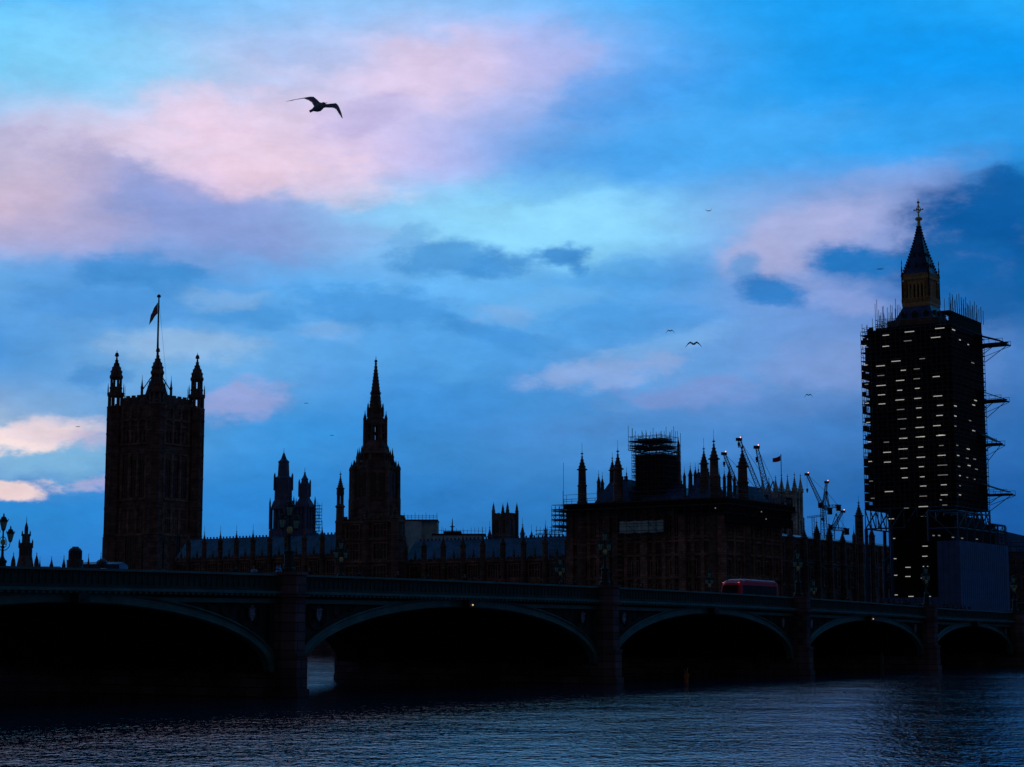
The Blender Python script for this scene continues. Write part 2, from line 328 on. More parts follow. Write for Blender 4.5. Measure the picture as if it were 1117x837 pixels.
# ------------------------------------------------------------------ setting: water and banks
def water():
    me = MB(); me.add([(-6000, -300, 0), (6000, -300, 0), (6000, 9000, 0), (-6000, 9000, 0)], [(0, 1, 2, 3)])
    m = bpy.data.materials.new('river water'); m.use_nodes = True; t = m.node_tree; b = t.nodes['Principled BSDF']
    b.inputs['Base Color'].default_value = (.015, .04, .07, 1); b.inputs['Roughness'].default_value = .03; b.inputs['IOR'].default_value = 1.33
    co = t.nodes.new('ShaderNodeTexCoord'); prev = None
    for sc, dist, st, det, rot in (((.05, .04), .5, 0, 3, .5), ((.35, .25), .10, 0, 3, -.3), ((1.5, .85), .075, 0, 3, .2), ((4.0, 2.2), .055, 0, 2, -.1)):
        mp = t.nodes.new('ShaderNodeMapping'); t.links.new(co.outputs['Object'], mp.inputs[0]); mp.inputs[2].default_value = (0, 0, rot)
        mp.inputs[3].default_value = (sc[0], sc[1], 1)
        no = t.nodes.new('ShaderNodeTexNoise'); no.inputs['Detail'].default_value = det; no.inputs['Scale'].default_value = 1; t.links.new(mp.outputs[0], no.inputs[0])
        bp = t.nodes.new('ShaderNodeBump'); bp.inputs['Distance'].default_value = dist; bp.inputs['Strength'].default_value = 1
        t.links.new(no.outputs[0], bp.inputs['Height'])
        if prev: t.links.new(prev.outputs[0], bp.inputs['Normal'])
        prev = bp
    t.links.new(prev.outputs[0], b.inputs['Normal'])
    tag(me.build('water', m), 'dark rippled tidal river reflecting the dusk sky', kind='structure')
water()
GZ = 5.2
def poly_slab(name, pts, z0, z1, m, label=None, kind=None, cat=None):
    mb = MB(); n = len(pts); v = [ws2(*p) for p in pts]
    mb.add([(x, y, z0) for x, y in v] + [(x, y, z1) for x, y in v], [tuple(range(n))[::-1], tuple(range(n, 2*n))] + [(k, (k+1) % n, n+(k+1) % n, n+k) for k in range(n)])
    return tag(mb.build(name, m), label, cat, None, kind)
poly_slab('ground', [(243.2, -1500), (9000, -1500), (9000, 9000), (301.2, 9000), (301.2, 118), (243.2, 118)], -2, GZ, M['ground'], 'paved west bank of the river', 'structure')
poly_slab('ground', [(-400, -400), (-11, -400), (-11, 600), (-400, 600)], -2, 2.3, M['ground'], 'paved east bank of the river', 'structure')
def wall_run(p, q, label):
    (w0, s0), (w1, s1) = p, q; L = math.hypot(w1-w0, s1-s0); t = thing('embankment_wall', label, 'river wall', w0, s0, 0, rz=ROT + atan2(s1-s0, w1-w0))
    m = MB(); m.box(0, L, -.6, .6, -2, GZ + .2); m.build('wall', M['granite'], t)
    m = MB(); m.box(0, L, -.75, .75, GZ + .2, GZ + .5); m.box(0, L, -.3, .3, GZ + .5, GZ + 1.2); m.box(0, L, -.42, .42, GZ + 1.2, GZ + 1.4); m.build('parapet', M['granite'], t)
wall_run((242.6, -300), (242.6, 76), 'granite river wall on the far bank to the right of the bridge end')
wall_run((300.6, 118), (300.6, 700), 'granite terrace wall along the river below the palace')

# ------------------------------------------------------------------ bridge
BS0, BS1 = 80.0, 107.6
def ztop(w): return 8.0 - 1.03e-4 * (w - 120)**2 if w < 215 else 8.0 - 1.03e-4*95**2 - .008*(w - 215)
CENT = [22 - 35 , 22, 57, 94.2, 134.8, 172.8, 207.8, 238.8]      # pier centres, west to the last abutment
PW = 2.0
def bridge():
    t = thing('bridge', 'long low green painted arch bridge on granite piers crossing the river', 'bridge', 0, 0, 0)
    WA, WB = CENT[0], 243
    # arches, spandrels
    NS = 36
    for i in range(len(CENT) - 1):
        a, b = CENT[i] + PW*.8, CENT[i+1] - PW*.8; c = (a+b)/2; hw = (b-a)/2; zs = 1.6
        def zi(w): u = max(0, 1 - ((w-c)/hw)**2); return zs + (ztop(c) - 1.97 - zs) * u**.5
        def ze(w):
            hw2 = hw + .75; u = max(0, 1 - ((w-c)/hw2)**2); return zs + (ztop(c) - 1.35 - zs) * u**.5
        ws_l = [c - hw*cos(pi*k/NS) for k in range(NS+1)]
        we_l = [c - (hw+.75)*cos(pi*k/NS) for k in range(NS+1)]
        rib = MB(); vs = []
        for k in range(NS+1):
            for s_ in (BS0 - .02, BS0 + .5): vs.append((ws_l[k], s_, zi(ws_l[k]))); vs.append((we_l[k], s_, ze(we_l[k])))
        fs = []
        for k in range(NS): o = 4*k; fs += [(o, o+4, o+5, o+1), (o+2, o+3, o+7, o+6), (o, o+2, o+6, o+4), (o+1, o+5, o+7, o+3)]
        rib.add(vs, fs)
        for k in range(NS):
            p = (we_l[k], BS0 - .06, ze(we_l[k])); q = (we_l[k+1], BS0 - .06, ze(we_l[k+1])); rib.tube(p, q, .09)
            p = (ws_l[k], BS0 - .05, zi(ws_l[k]) + .05); q = (ws_l[k+1], BS0 - .05, zi(ws_l[k+1]) + .05); rib.tube(p, q, .07)
        rib.build('arch_rib', M['paint'], t)
        so_ = MB(); vs = []
        for k in range(NS+1): vs += [(ws_l[k], BS0 + .5, zi(ws_l[k]) + .02), (ws_l[k], BS1 - .5, zi(ws_l[k]) + .02)]
        so_.add(vs, [(2*k, 2*k+2, 2*k+3, 2*k+1) for k in range(NS)])
        for j in range(1, 7):      # inner girders
            sj = BS0 + j*4.07
            for k in range(NS):
                so_.add([(ws_l[k], sj-.15, zi(ws_l[k])-.35), (ws_l[k+1], sj-.15, zi(ws_l[k+1])-.35), (ws_l[k+1], sj-.15, zi(ws_l[k+1])+.05), (ws_l[k], sj-.15, zi(ws_l[k])+.05),
                         (ws_l[k], sj+.15, zi(ws_l[k])-.35), (ws_l[k+1], sj+.15, zi(ws_l[k+1])-.35)], [(0,1,2,3), (0,4,5,1)])
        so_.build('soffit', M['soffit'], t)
        for side, s0, sg in ((0, BS0, 1), (1, BS1, -1)):
            sp = MB(); K = 48; vs = []
            for k in range(K+1):
                w = CENT[i] + (CENT[i+1]-CENT[i])*k/K
                lo = ze(w) - .1 if a - .7 < w < b + .7 else zs
                vs += [(w, s0 + sg*.3, lo), (w, s0 + sg*.3, ztop(w) - 1.3)]
            sp.add(vs, [(2*k, 2*k+2, 2*k+3, 2*k+1) for k in range(K)])
            # raised frame line + tracery circles in the spandrel corners
            if side == 0:
                for e, sn in ((CENT[i] + PW/2 + .45, 1), (CENT[i+1] - PW/2 - .45, -1)):
                    sp.box(e - .18, e + .18, BS0 + .05, BS0 + .3, zs, ztop(e) - 1.7)
                    for q, (dx, dz, rr) in enumerate(((1.9, -3.0, .95), (4.1, -2.55, .55), (5.6, -2.3, .36))):
                        cx_, cz_ = e + sn*dx, ztop(e) + dz + .35
                        for kk in range(14):
                            a1, a2 = 2*pi*kk/14, 2*pi*(kk+1)/14
                            sp.tube((cx_ + rr*cos(a1), BS0 + .2, cz_ + rr*sin(a1)), (cx_ + rr*cos(a2), BS0 + .2, cz_ + rr*sin(a2)), .07)
                        if q == 0:
                            for kk in range(4):
                                a1 = pi/4 + pi/2*kk; sp.tube((cx_, BS0 + .22, cz_), (cx_ + rr*cos(a1), BS0 + .22, cz_ + rr*sin(a1)), .05)
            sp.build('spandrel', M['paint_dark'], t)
            if side == 0:
                for e, sn in ((CENT[i] + PW/2 + .45, 1), (CENT[i+1] - PW/2 - .45, -1)):
                    sh = MB(); cx_, cz_ = e + sn*1.9, ztop(e) - 2.65
                    o = [(-.25, .32), (.25, .32), (.26, -.02), (.16, -.26), (0, -.42), (-.16, -.26), (-.26, -.02)]; n = len(o)
                    sh.add([(cx_+x, BS0 + .02, cz_+z) for x, z in o] + [(cx_+x*1.0, BS0 + .14, cz_+z) for x, z in o], [tuple(range(n))] + [(k, n+k, n+(k+1) % n, (k+1) % n) for k in range(n)])
                    sh.box(cx_-.3, cx_+.3, BS0 - .02, BS0 + .12, cz_+.33, cz_+.44)
                    sh.lathe(cx_, BS0 + .05, [(.1, cz_+.44), (.13, cz_+.52), (.04, cz_+.62)], 6)
                    sh.build('shield', M['green_paint_shield'], t)
            # string band under the cornice
            K = 24
            bd = MB(); co = MB(); pn = MB(); rl = MB()
            for k in range(K):
                w0 = CENT[i] + (CENT[i+1]-CENT[i])*k/K; w1 = CENT[i] + (CENT[i+1]-CENT[i])*(k+1)/K
                def sl(mb, d0, d1, y0, y1):
                    ya, yb = (s0 + y0, s0 + y1) if side == 0 else (s0 - y1, s0 - y0)
                    z0, z1 = ztop(w0), ztop(w1)
                    mb.add([(w0,ya,z0-d1),(w1,ya,z1-d1),(w1,yb,z1-d1),(w0,yb,z0-d1),(w0,ya,z0-d0),(w1,ya,z1-d0),(w1,yb,z1-d0),(w0,yb,z0-d0)],
                           [(0,3,2,1),(4,5,6,7),(0,1,5,4),(2,3,7,6)] + ([(3,0,4,7)] if k == 0 else []) + ([(1,2,6,5)] if k == K-1 else []))
                sl(bd, 1.62, 1.95 if False else 1.9, .0, .28)
                sl(co, 1.12, 1.3, -.5, .5); sl(co, 1.3, 1.4, -.28, .3)
                sl(pn, .14, 1.12, -.08, .1); sl(pn, .92, 1.118, -.2, .2)
                sl(rl, 0, .14, -.24, .24)
            if side == 0:
                L = CENT[i+1] - CENT[i]; nn = int(L/.5)
                for k in range(nn):
                    w = CENT[i] + L*(k+.5)/nn; z = ztop(w)
                    pn.box(w - .05, w + .05, s0 - .13, s0 - .078, z - .92, z - .16)
                    pn.box(w + .17, w + .27, s0 - .11, s0 - .078, z - .40, z - .16)
                    co.box(w - .12, w + .12, s0 - .42, s0 - .28, z - 1.44, z - 1.3)
            bd.build('string_band', M['paint'], t); co.build('cornice', M['paint'], t)
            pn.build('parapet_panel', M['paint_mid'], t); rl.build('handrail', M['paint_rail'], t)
        # nav lamp at the crown
        nb = MB(); nb.box(c - .45, c + .45, BS0 - .75, BS0 - .03, ztop(c) - 2.0, ztop(c) - 1.42); ho = nb.build('lamp_box', M['lead'], t)
        nl = MB(); nl.lathe(c - .1, BS0 - .8, [(.05, ztop(c) - 1.86), (.05, ztop(c) - 1.76)], 8); nl.build('navigation_lamp', M['lamp_nav'] if i in (3, 5) else M['lead'], ho)
    for i, w in enumerate(CENT[1:]):
        p = MB(); z = ztop(w)
        def hexa(hw, ext, z0, z1):
            pts = [(w-hw, BS0-ext*.45), (w-hw*.45, BS0-ext), (w+hw*.45, BS0-ext), (w+hw, BS0-ext*.45), (w+hw, BS1+ext*.1), (w+hw*.45, BS1+ext*.3), (w-hw*.45, BS1+ext*.3), (w-hw, BS1+ext*.1)]
            p.add([(x, y, z0) for x, y in pts] + [(x, y, z1) for x, y in pts], [tuple(range(8))[::-1], tuple(range(8, 16))] + [(k, (k+1) % 8, 8+(k+1) % 8, 8+k) for k in range(8)])
        hexa(1.3, 1.5, -3, .5); hexa(1.2, 1.35, .5, 2.6); hexa(1.28, 1.42, 2.6, 2.8); hexa(1.1, 1.15, 2.8, z - 1.5)
        hexa(1.25, 1.35, z - 1.5, z - 1.25); hexa(1.1, 1.2, z - 1.25, z - .06); hexa(1.2, 1.3, z - .06, z + .12)
        p.build('pier', M['granite'], t)
    dk = MB()
    n = 60
    for k in range(n):
        w0 = WA + (WB-WA)*k/n; w1 = WA + (WB-WA)*(k+1)/n
        for (y0, y1, d0, d1) in ((BS0 + .4, BS1 - .4, 1.25, 1.65),):
            dk.add([(w0,y0,ztop(w0)-d1),(w1,y0,ztop(w1)-d1),(w1,y1,ztop(w1)-d1),(w0,y1,ztop(w0)-d1),(w0,y0,ztop(w0)-d0),(w1,y0,ztop(w1)-d0),(w1,y1,ztop(w1)-d0),(w0,y1,ztop(w0)-d0)], [(0,3,2,1),(4,5,6,7),(0,1,5,4),(1,2,6,5),(2,3,7,6),(3,0,4,7)])
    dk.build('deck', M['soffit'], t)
    rd = MB(); pv = MB()
    for k in range(n):
        w0 = WA + (WB-WA)*k/n; w1 = WA + (WB-WA)*(k+1)/n; 
        rd.add([(w0, BS0+5, ztop(w0)-1.245), (w1, BS0+5, ztop(w1)-1.245), (w1, BS1-5, ztop(w1)-1.245), (w0, BS1-5, ztop(w0)-1.245)], [(0,1,2,3)])
        for y0, y1 in ((BS0 + .45, BS0 + 5), (BS1 - 5, BS1 - .45)):
            z0, z1 = ztop(w0), ztop(w1)
            pv.add([(w0,y0,z0-1.12),(w1,y0,z1-1.12),(w1,y1,z1-1.12),(w0,y1,z0-1.12),(w0,y0,z0-1.25),(w1,y0,z1-1.25),(w1,y1,z1-1.25),(w0,y1,z0-1.25)], [(0,1,2,3),(0,4,5,1),(3,2,6,7)])
    r = rd.build('road', M['asphalt'], None, (0,0,0), ROT); tag(r, 'asphalt carriageway over the bridge', kind='structure')
    r = pv.build('pavement', M['ground'], None, (0,0,0), ROT); tag(r, 'raised footways along both bridge parapets', kind='structure')
    zw = ztop(243) - 1.2
    m = MB(); m.box(243, 420, BS0 - 1, BS1 + 6, GZ - .1, zw); tag(m.build('road', M['asphalt'], None, (0,0,0), ROT), 'street leading on from the west end of the bridge', kind='structure')
    # approach parapet beyond the abutment
    m = MB(); m.box(243.8, 300, BS0 - .3, BS0 + .1, zw, ztop(243) - .15); m.box(243.8, 300, BS0 - .4, BS0 + .2, ztop(243) - .15, ztop(243))
    m.build('approach_parapet', M['paint'], t)
bridge()

# street lamps on the bridge piers
def lantern(mb_g, mb_f, x, y, z, k=1.0):
    mb_g.lathe(x, y, [(.13*k, z), (.25*k, z + .52*k)], 6)
    mb_f.lathe(x, y, [(.05*k, z - .14*k), (.15*k, z - .02*k), (.15*k, z)], 6)
    mb_f.lathe(x, y, [(.3*k, z + .52*k), (.31*k, z + .6*k), (.2*k, z + .68*k), (.17*k, z + .82*k), (.05*k, z + .9*k), (.06*k, z + .98*k), (.015, z + 1.12*k)], 6)
    for q in range(6):
        a = pi/6 + q*pi/3
        mb_f.tube((x + .135*k*cos(a), y + .135*k*sin(a), z), (x + .26*k*cos(a), y + .26*k*sin(a), z + .54*k), .016*k)
        mb_f.tube((x + .3*k*cos(a), y + .3*k*sin(a), z + .58*k), (x + .31*k*cos(a), y + .31*k*sin(a), z + .72*k), .03*k)
def bridge_lamp():
    t = thing('street_lamp', 'x', 'street lamp')
    m = MB(); m.lathe(0, 0, [(.5, 0), (.5, .25), (.36, .34), (.3, 1.2), (.36, 1.28), (.36, 1.38), (.22, 1.5), (.16, 1.6)], 8); m.build('pedestal', M['paint_dark'], t)
    m = MB(); m.lathe(0, 0, [(.16, 1.6), (.11, 1.75), (.09, 2.3), (.16, 2.36), (.16, 2.42), (.075, 2.5), (.06, 3.55), (.1, 3.6)], 8)
    for s_ in (-1, 1):
        pts = [(0, 2.15), (.34, 2.2), (.62, 2.45), (.7, 2.78)]
        for a, b in zip(pts, pts[1:]): m.tube((s_*a[0], 0, a[1]), (s_*b[0], 0, b[1]), .035)
        pts = [(0, 3.2), (.25, 3.05), (.38, 2.75), (.3, 2.45), (0, 2.3)]
        for a, b in zip(pts, pts[1:]): m.tube((s_*a[0], 0, a[1]), (s_*b[0], 0, b[1]), .03)
    m.build('post', M['paint_dark'], t)
    m = MB(); m.lathe(0, -.02, [(.02, 2.48), (.17, 2.62), (.21, 2.76), (.15, 2.92), (.02, 3.02)], 6)
    for k in range(4):
        a = k*pi/2 + pi/4; m.tube((.12*cos(a), -.1, 2.76 + .12*sin(a)), (.27*cos(a), -.1, 2.76 + .27*sin(a)), .03)
    m.build('crest', M['gold'], t)
    for x, z, k in ((-.7, 2.9, 1.0), (.7, 2.9, 1.0), (0, 3.72, 1.08)):
        g = MB(); f = MB(); lantern(g, f, x, 0, z, k)
        l = g.build('lantern', M['lglass'], t); f.build('lantern_frame', M['paint_dark'], l)
    return t
bl = bridge_lamp(); first = True
LN = {3: 'second pier from the left', 4: 'centre pier', 5: 'pier by the red bus', 6: 'pier under the scaffolded clock tower'}
ORDN = {3: 'big pier at left of the middle arch', 4: 'pier right of the middle arch', 5: 'pier just right of the red bus', 6: 'pier below the scaffolded clock tower'}
for side in (0, 1):
    for i in (3, 4, 5, 6, 7):
        w = CENT[i] + (.6 if side == 1 and i == 3 else 0); s_ = BS0 - .1 if side == 0 else BS1 + .5
        o = bl if first else copy_tree(bl); first = False
        x, y = ws2(w, s_); o.location = (x, y, ztop(w) + .12); o.rotation_euler = (0, 0, ROT)
        if side == 0: lab = {3: 'triple lamp with green lanterns on the big pier in front of the twin cupola tower', 4: 'triple lamp on the pier in front of the scaffolded river pavilion',
                             5: 'triple lamp on the pier just right of the red bus', 6: 'dark triple lamp on the pier before the foot of the clock tower', 7: 'dim triple lamp at the right end of the bridge'}[i]
        else: lab = {3: 'triple lamp against bare sky at the left edge of the picture', 4: 'far parapet triple lamp in front of the spired central tower', 5: 'far parapet triple lamp left of the scaffolded pavilion',
                     6: 'far parapet triple lamp against the dark end of the scaffolded pavilion', 7: 'far parapet triple lamp beside the work hoarding left of the clock tower'}[i]
        tag(o, lab, 'street lamp', 'triple lantern lamps along the bridge parapets')

# ------------------------------------------------------------------ Victoria style great square tower
def square_tower():
    w, s = p2ws(kx(170.3, 444)*697.5, 697.5); t = thing('square_tower', 'massive square stone tower with four open corner turrets and a flagstaff', 'tower', w, s, GZ)
    Y = depth(w, s); Z = lambda py, dd=0: Zp(py, Y + dd) - GZ
    h = 10.6; zt = Z(444)
    m = MB(); m.box(-h, h, -h, h, 0, zt - 2.2)
    for i in range(4):       # battered base
        pass
    m.box(-h - .9, h + .9, -h - .9, h + .9, 0, Z(586))
    wall = m.build('wall', M['stone'], t)
    cs = MB()
    for py, d, th_ in ((462, .55, .8), (468, .4, .4), (488, .5, .7), (498, .35, .4), (548, .5, .7), (557, .35, .4), (568, .45, .6), (586, 1.2, .8)):
        z = Z(py); cs.box(-h - d, h + d, -h - d, h + d, z, z + th_)
    build_split(cs, 'string_course', M['stone_pale'], t)
    rb = MB()            # panel ribs
    for f in range(4):
        for k in range(-9, 10):
            if abs(k) % 3 == 0 or True:
                u = k*h/10.2; big = abs(k) in (0,) or k in (-6, 6, -2, 2) 
                d_ = .55 if k in (-6, -2, 2, 6) else .22; wd = .45 if k in (-6, -2, 2, 6) else .14
                for (za, zb) in ((Z(586), Z(557)), (Z(548), Z(498)), (Z(488), Z(446))):
                    if zb - za > 14 and k not in (-6, -2, 2, 6) and abs(k) < 7: continue
                    if f == 0: rb.box(u-wd, u+wd, -h-d_, -h, za+.8, zb)
                    elif f == 1: rb.box(-h-d_, -h, u-wd, u+wd, za+.8, zb)
                    elif f == 2: rb.box(u-wd, u+wd, h, h+d_, za+.8, zb)
                    else: rb.box(h, h+d_, u-wd, u+wd, za+.8, zb)
    rb.build('wall_rib', M['stone_pale'], t)
    for face, b in (('E', -h), ('N', -h), ('S', h), ('W', h)):
        for c in (-4.27, 0, 4.27):
            window(t, face, c, Z(545), Z(504), 2.9, b, mull=2)
            for dc in (-.95, .95): window(t, face, c + dc, Z(486), Z(473), 1.3, b, mull=1)
        window(t, face, 0, 1.5, Z(584) , 5.0, b - .9 if face in 'EN' else b + .9, mull=3)
        for c in (-6.9, 6.9): window(t, face, c, 3, Z(592), 1.8, b - .9 if face in 'EN' else b + .9, mull=1)
    # parapet: low by the turrets, raised crown in the middle of each side, pierced with merlons
    pr = MB()
    for f in range(4):
        n = 15
        for k in range(n):
            u = -h + 2*h*(k+.5)/n; up = abs(k - (n-1)/2) < 4.2
            z1 = zt + (2.6 if up else .0) + (0.7 if k % 2 == 0 else 0); hw = h/n*(1.02 if up else 1.02)
            z0 = zt - 2.2
            if f == 0: pr.box(u-hw, u+hw, -h-.3, -h+.5, z0, z1)
            elif f == 1: pr.box(-h-.3, -h+.5, u-hw, u+hw, z0, z1)
            elif f == 2: pr.box(u-hw, u+hw, h-.5, h+.3, z0, z1)
            else: pr.box(h-.5, h+.3, u-hw, u+hw, z0, z1)
        for u in (-5.8, 5.8):
            c = [(u, -h), (-h, u), (u, h), (h, u)][f]
            pr.lathe(c[0], c[1], cap_prof(zt + 1.5, zt + 5.0, .5), 6)
            pr.lathe(c[0], c[1], [(.05, zt+5), (.05, zt + 7.4)], 4)
    pr.build('parapet', M['stone'], t)
    for cx, cy in ((-h, -h), (h, -h), (-h, h), (h, h)):
        m = MB(); r = 3.1
        zz = [0, Z(586), Z(557), Z(523), Z(498), Z(476), Z(460), Z(447)]
        prof = []
        for a in zz[1:-1]: prof += [(r, a - .05), (r + .32, a + .1), (r + .32, a + .7), (r, a + .85)]
        m.lathe(cx, cy, [(r + .5, 0), (r + .5, zz[1] - .3)] + prof + [(r, zz[-1])], 8)
        for k in range(8):
            a = pi/8 + k*pi/4
            for j in range(len(zz) - 1): m.tube((cx + r*cos(a), cy + r*sin(a), zz[j]), (cx + r*cos(a), cy + r*sin(a), zz[j+1]), .3)
        z1, z2, z3, z4 = Z(447), Z(432), Z(425.5), Z(415)
        lantern_turret(m, cx, cy, z1, z2, r*.98, 8, .2)
        for k in range(8):
            a = pi/8 + k*pi/4; m.lathe(cx + r*1.0*cos(a), cy + r*1.0*sin(a), [(.26, z2 - .5), (.2, z2 + 2.4), (.02, z2 + 4.4)], 4)
        m.lathe(cx, cy, [(r*1.1, z2), (r*1.12, z2 + .5), (r*.8, z2 + .9), (r*.76, z3)], 8)
        lantern_turret(m, cx, cy, z3, z4 + .6, r*.74, 8, .2)
        p = []; hh = Z(385) - z4
        for f, rr in ((0, .86), (.06, .86), (.1, .74), (.22, .7), (.36, .52), (.5, .3), (.62, .15), (.78, .08), (.8, .2), (.86, .24), (.9, .16), (.92, .05), (1, .02)):
            p.append((r*rr, z4 + .5 + hh*f))
        tr = m.build('corner_turret', M['stone'], t); c = MB(); c.lathe(cx, cy, p, 8)
        for k in range(8):
            a = pi/8 + k*pi/4
            for j in range(3, 9): c.lathe(cx + (p[j][0]+.05)*cos(a), cy + (p[j][0]+.05)*sin(a), [(.12, p[j][1]-.2), (.2, p[j][1]), (.05, p[j][1]+.3)], 4)
        c.build('turret_cap', M['stone'], tr)
    # iron roof with mast base
    m = MB(); m.lathe(0, 0, [(12.5, zt - 2), (9.5, zt + 1.5), (9.2, zt + 2.0)], 4, a0=pi/4)
    m.build('roof', M['roof_iron'], t)
    m = MB(); m.lathe(0, 0, [(4.8, zt + 1.8), (4.5, zt + 4.5), (3.4, zt + 8), (1.9, zt + 11.5), (1.0, zt + 13.5), (1.25, zt + 14), (1.25, zt + 14.8), (.5, zt + 15.6)], 8)
    for k in range(4):
        a = pi/4 + k*pi/2; m.lathe(5.4*cos(a), 5.4*sin(a), [(.55, zt + 1), (.5, zt + 7), (.62, zt + 7.3), (.4, zt + 7.8), (.1, zt + 10.4), (.05, zt + 12)], 6)
        m.tube((5.4*cos(a), 5.4*sin(a), zt + 6), (1.3*cos(a), 1.3*sin(a), zt + 12.5), .25)
    m.build('mast_base', M['roof_iron'], t)
    m = MB(); zm = Zp(321, Y) - GZ
    m.lathe(0, 0, [(.5, zt + 12), (.42, zt + 20), (.3, zm - 3), (.26, zm - 1.4), (.75, zm - 1.2), (.8, zm - .6), (.3, zm - .2), (.06, zm)], 8)
    m.tube((.2, 0, zm - 3), (3.4, -3.0, zt + 2), .05); m.tube((-.2, 0, zm - 3), (-1.0, -2.4, zt + 3), .05)
    m.build('flagpole', M['lead'], t)
    # flag hanging limp from the mast
    x, y = ws2(w, s); fl = MB(); NU, NV = 26, 12; top = zm - 3.2
    Lh = 3.3; ht = 4.3
    def P(u, v):      # u along fly, v down the hoist
        xx = -.35 - Lh*u*(.72 + .12*v); zz = -ht*v*(1 - .05*u) - 4.2*u**1.2 
        yy = .55*sin(u*9 + v*2)*u
        if u > .75: zz -= (u-.75)*2.2; xx -= (u-.75)*1.0
        return (xx, yy, zz + ht*0)
    def col(u, v):
        U, V = (u - .5)*2, (v - .5)
        if abs(V) < .1 or abs(U) < .1: return 2
        if abs(V) < .17 or abs(U) < .17: return 1
        dd = abs(abs(V) - abs(U)*.5)
        return 2 if dd < .035 else (1 if dd < .1 else 0)
    for sgn in (0, .03):
        vs = [(P(i/NU, j/NV)[0], P(i/NU, j/NV)[1] + sgn, P(i/NU, j/NV)[2]) for i in range(NU+1) for j in range(NV+1)]
        for i in range(NU):
            for j in range(NV):
                q = i*(NV+1) + j; vv = [vs[q], vs[q+1], vs[q+NV+2], vs[q+NV+1]]
                fl.add(vv, [(0,1,2,3)], col((i+.5)/NU, (j+.5)/NV))
    o = fl.build('flag', [M['flag_blue'], M['flag_white'], M['redcloth']], None, (x, y, top + GZ)); tag(o, 'limp blue white and red flag drooping from the mast of the great square tower', 'flag')
square_tower()

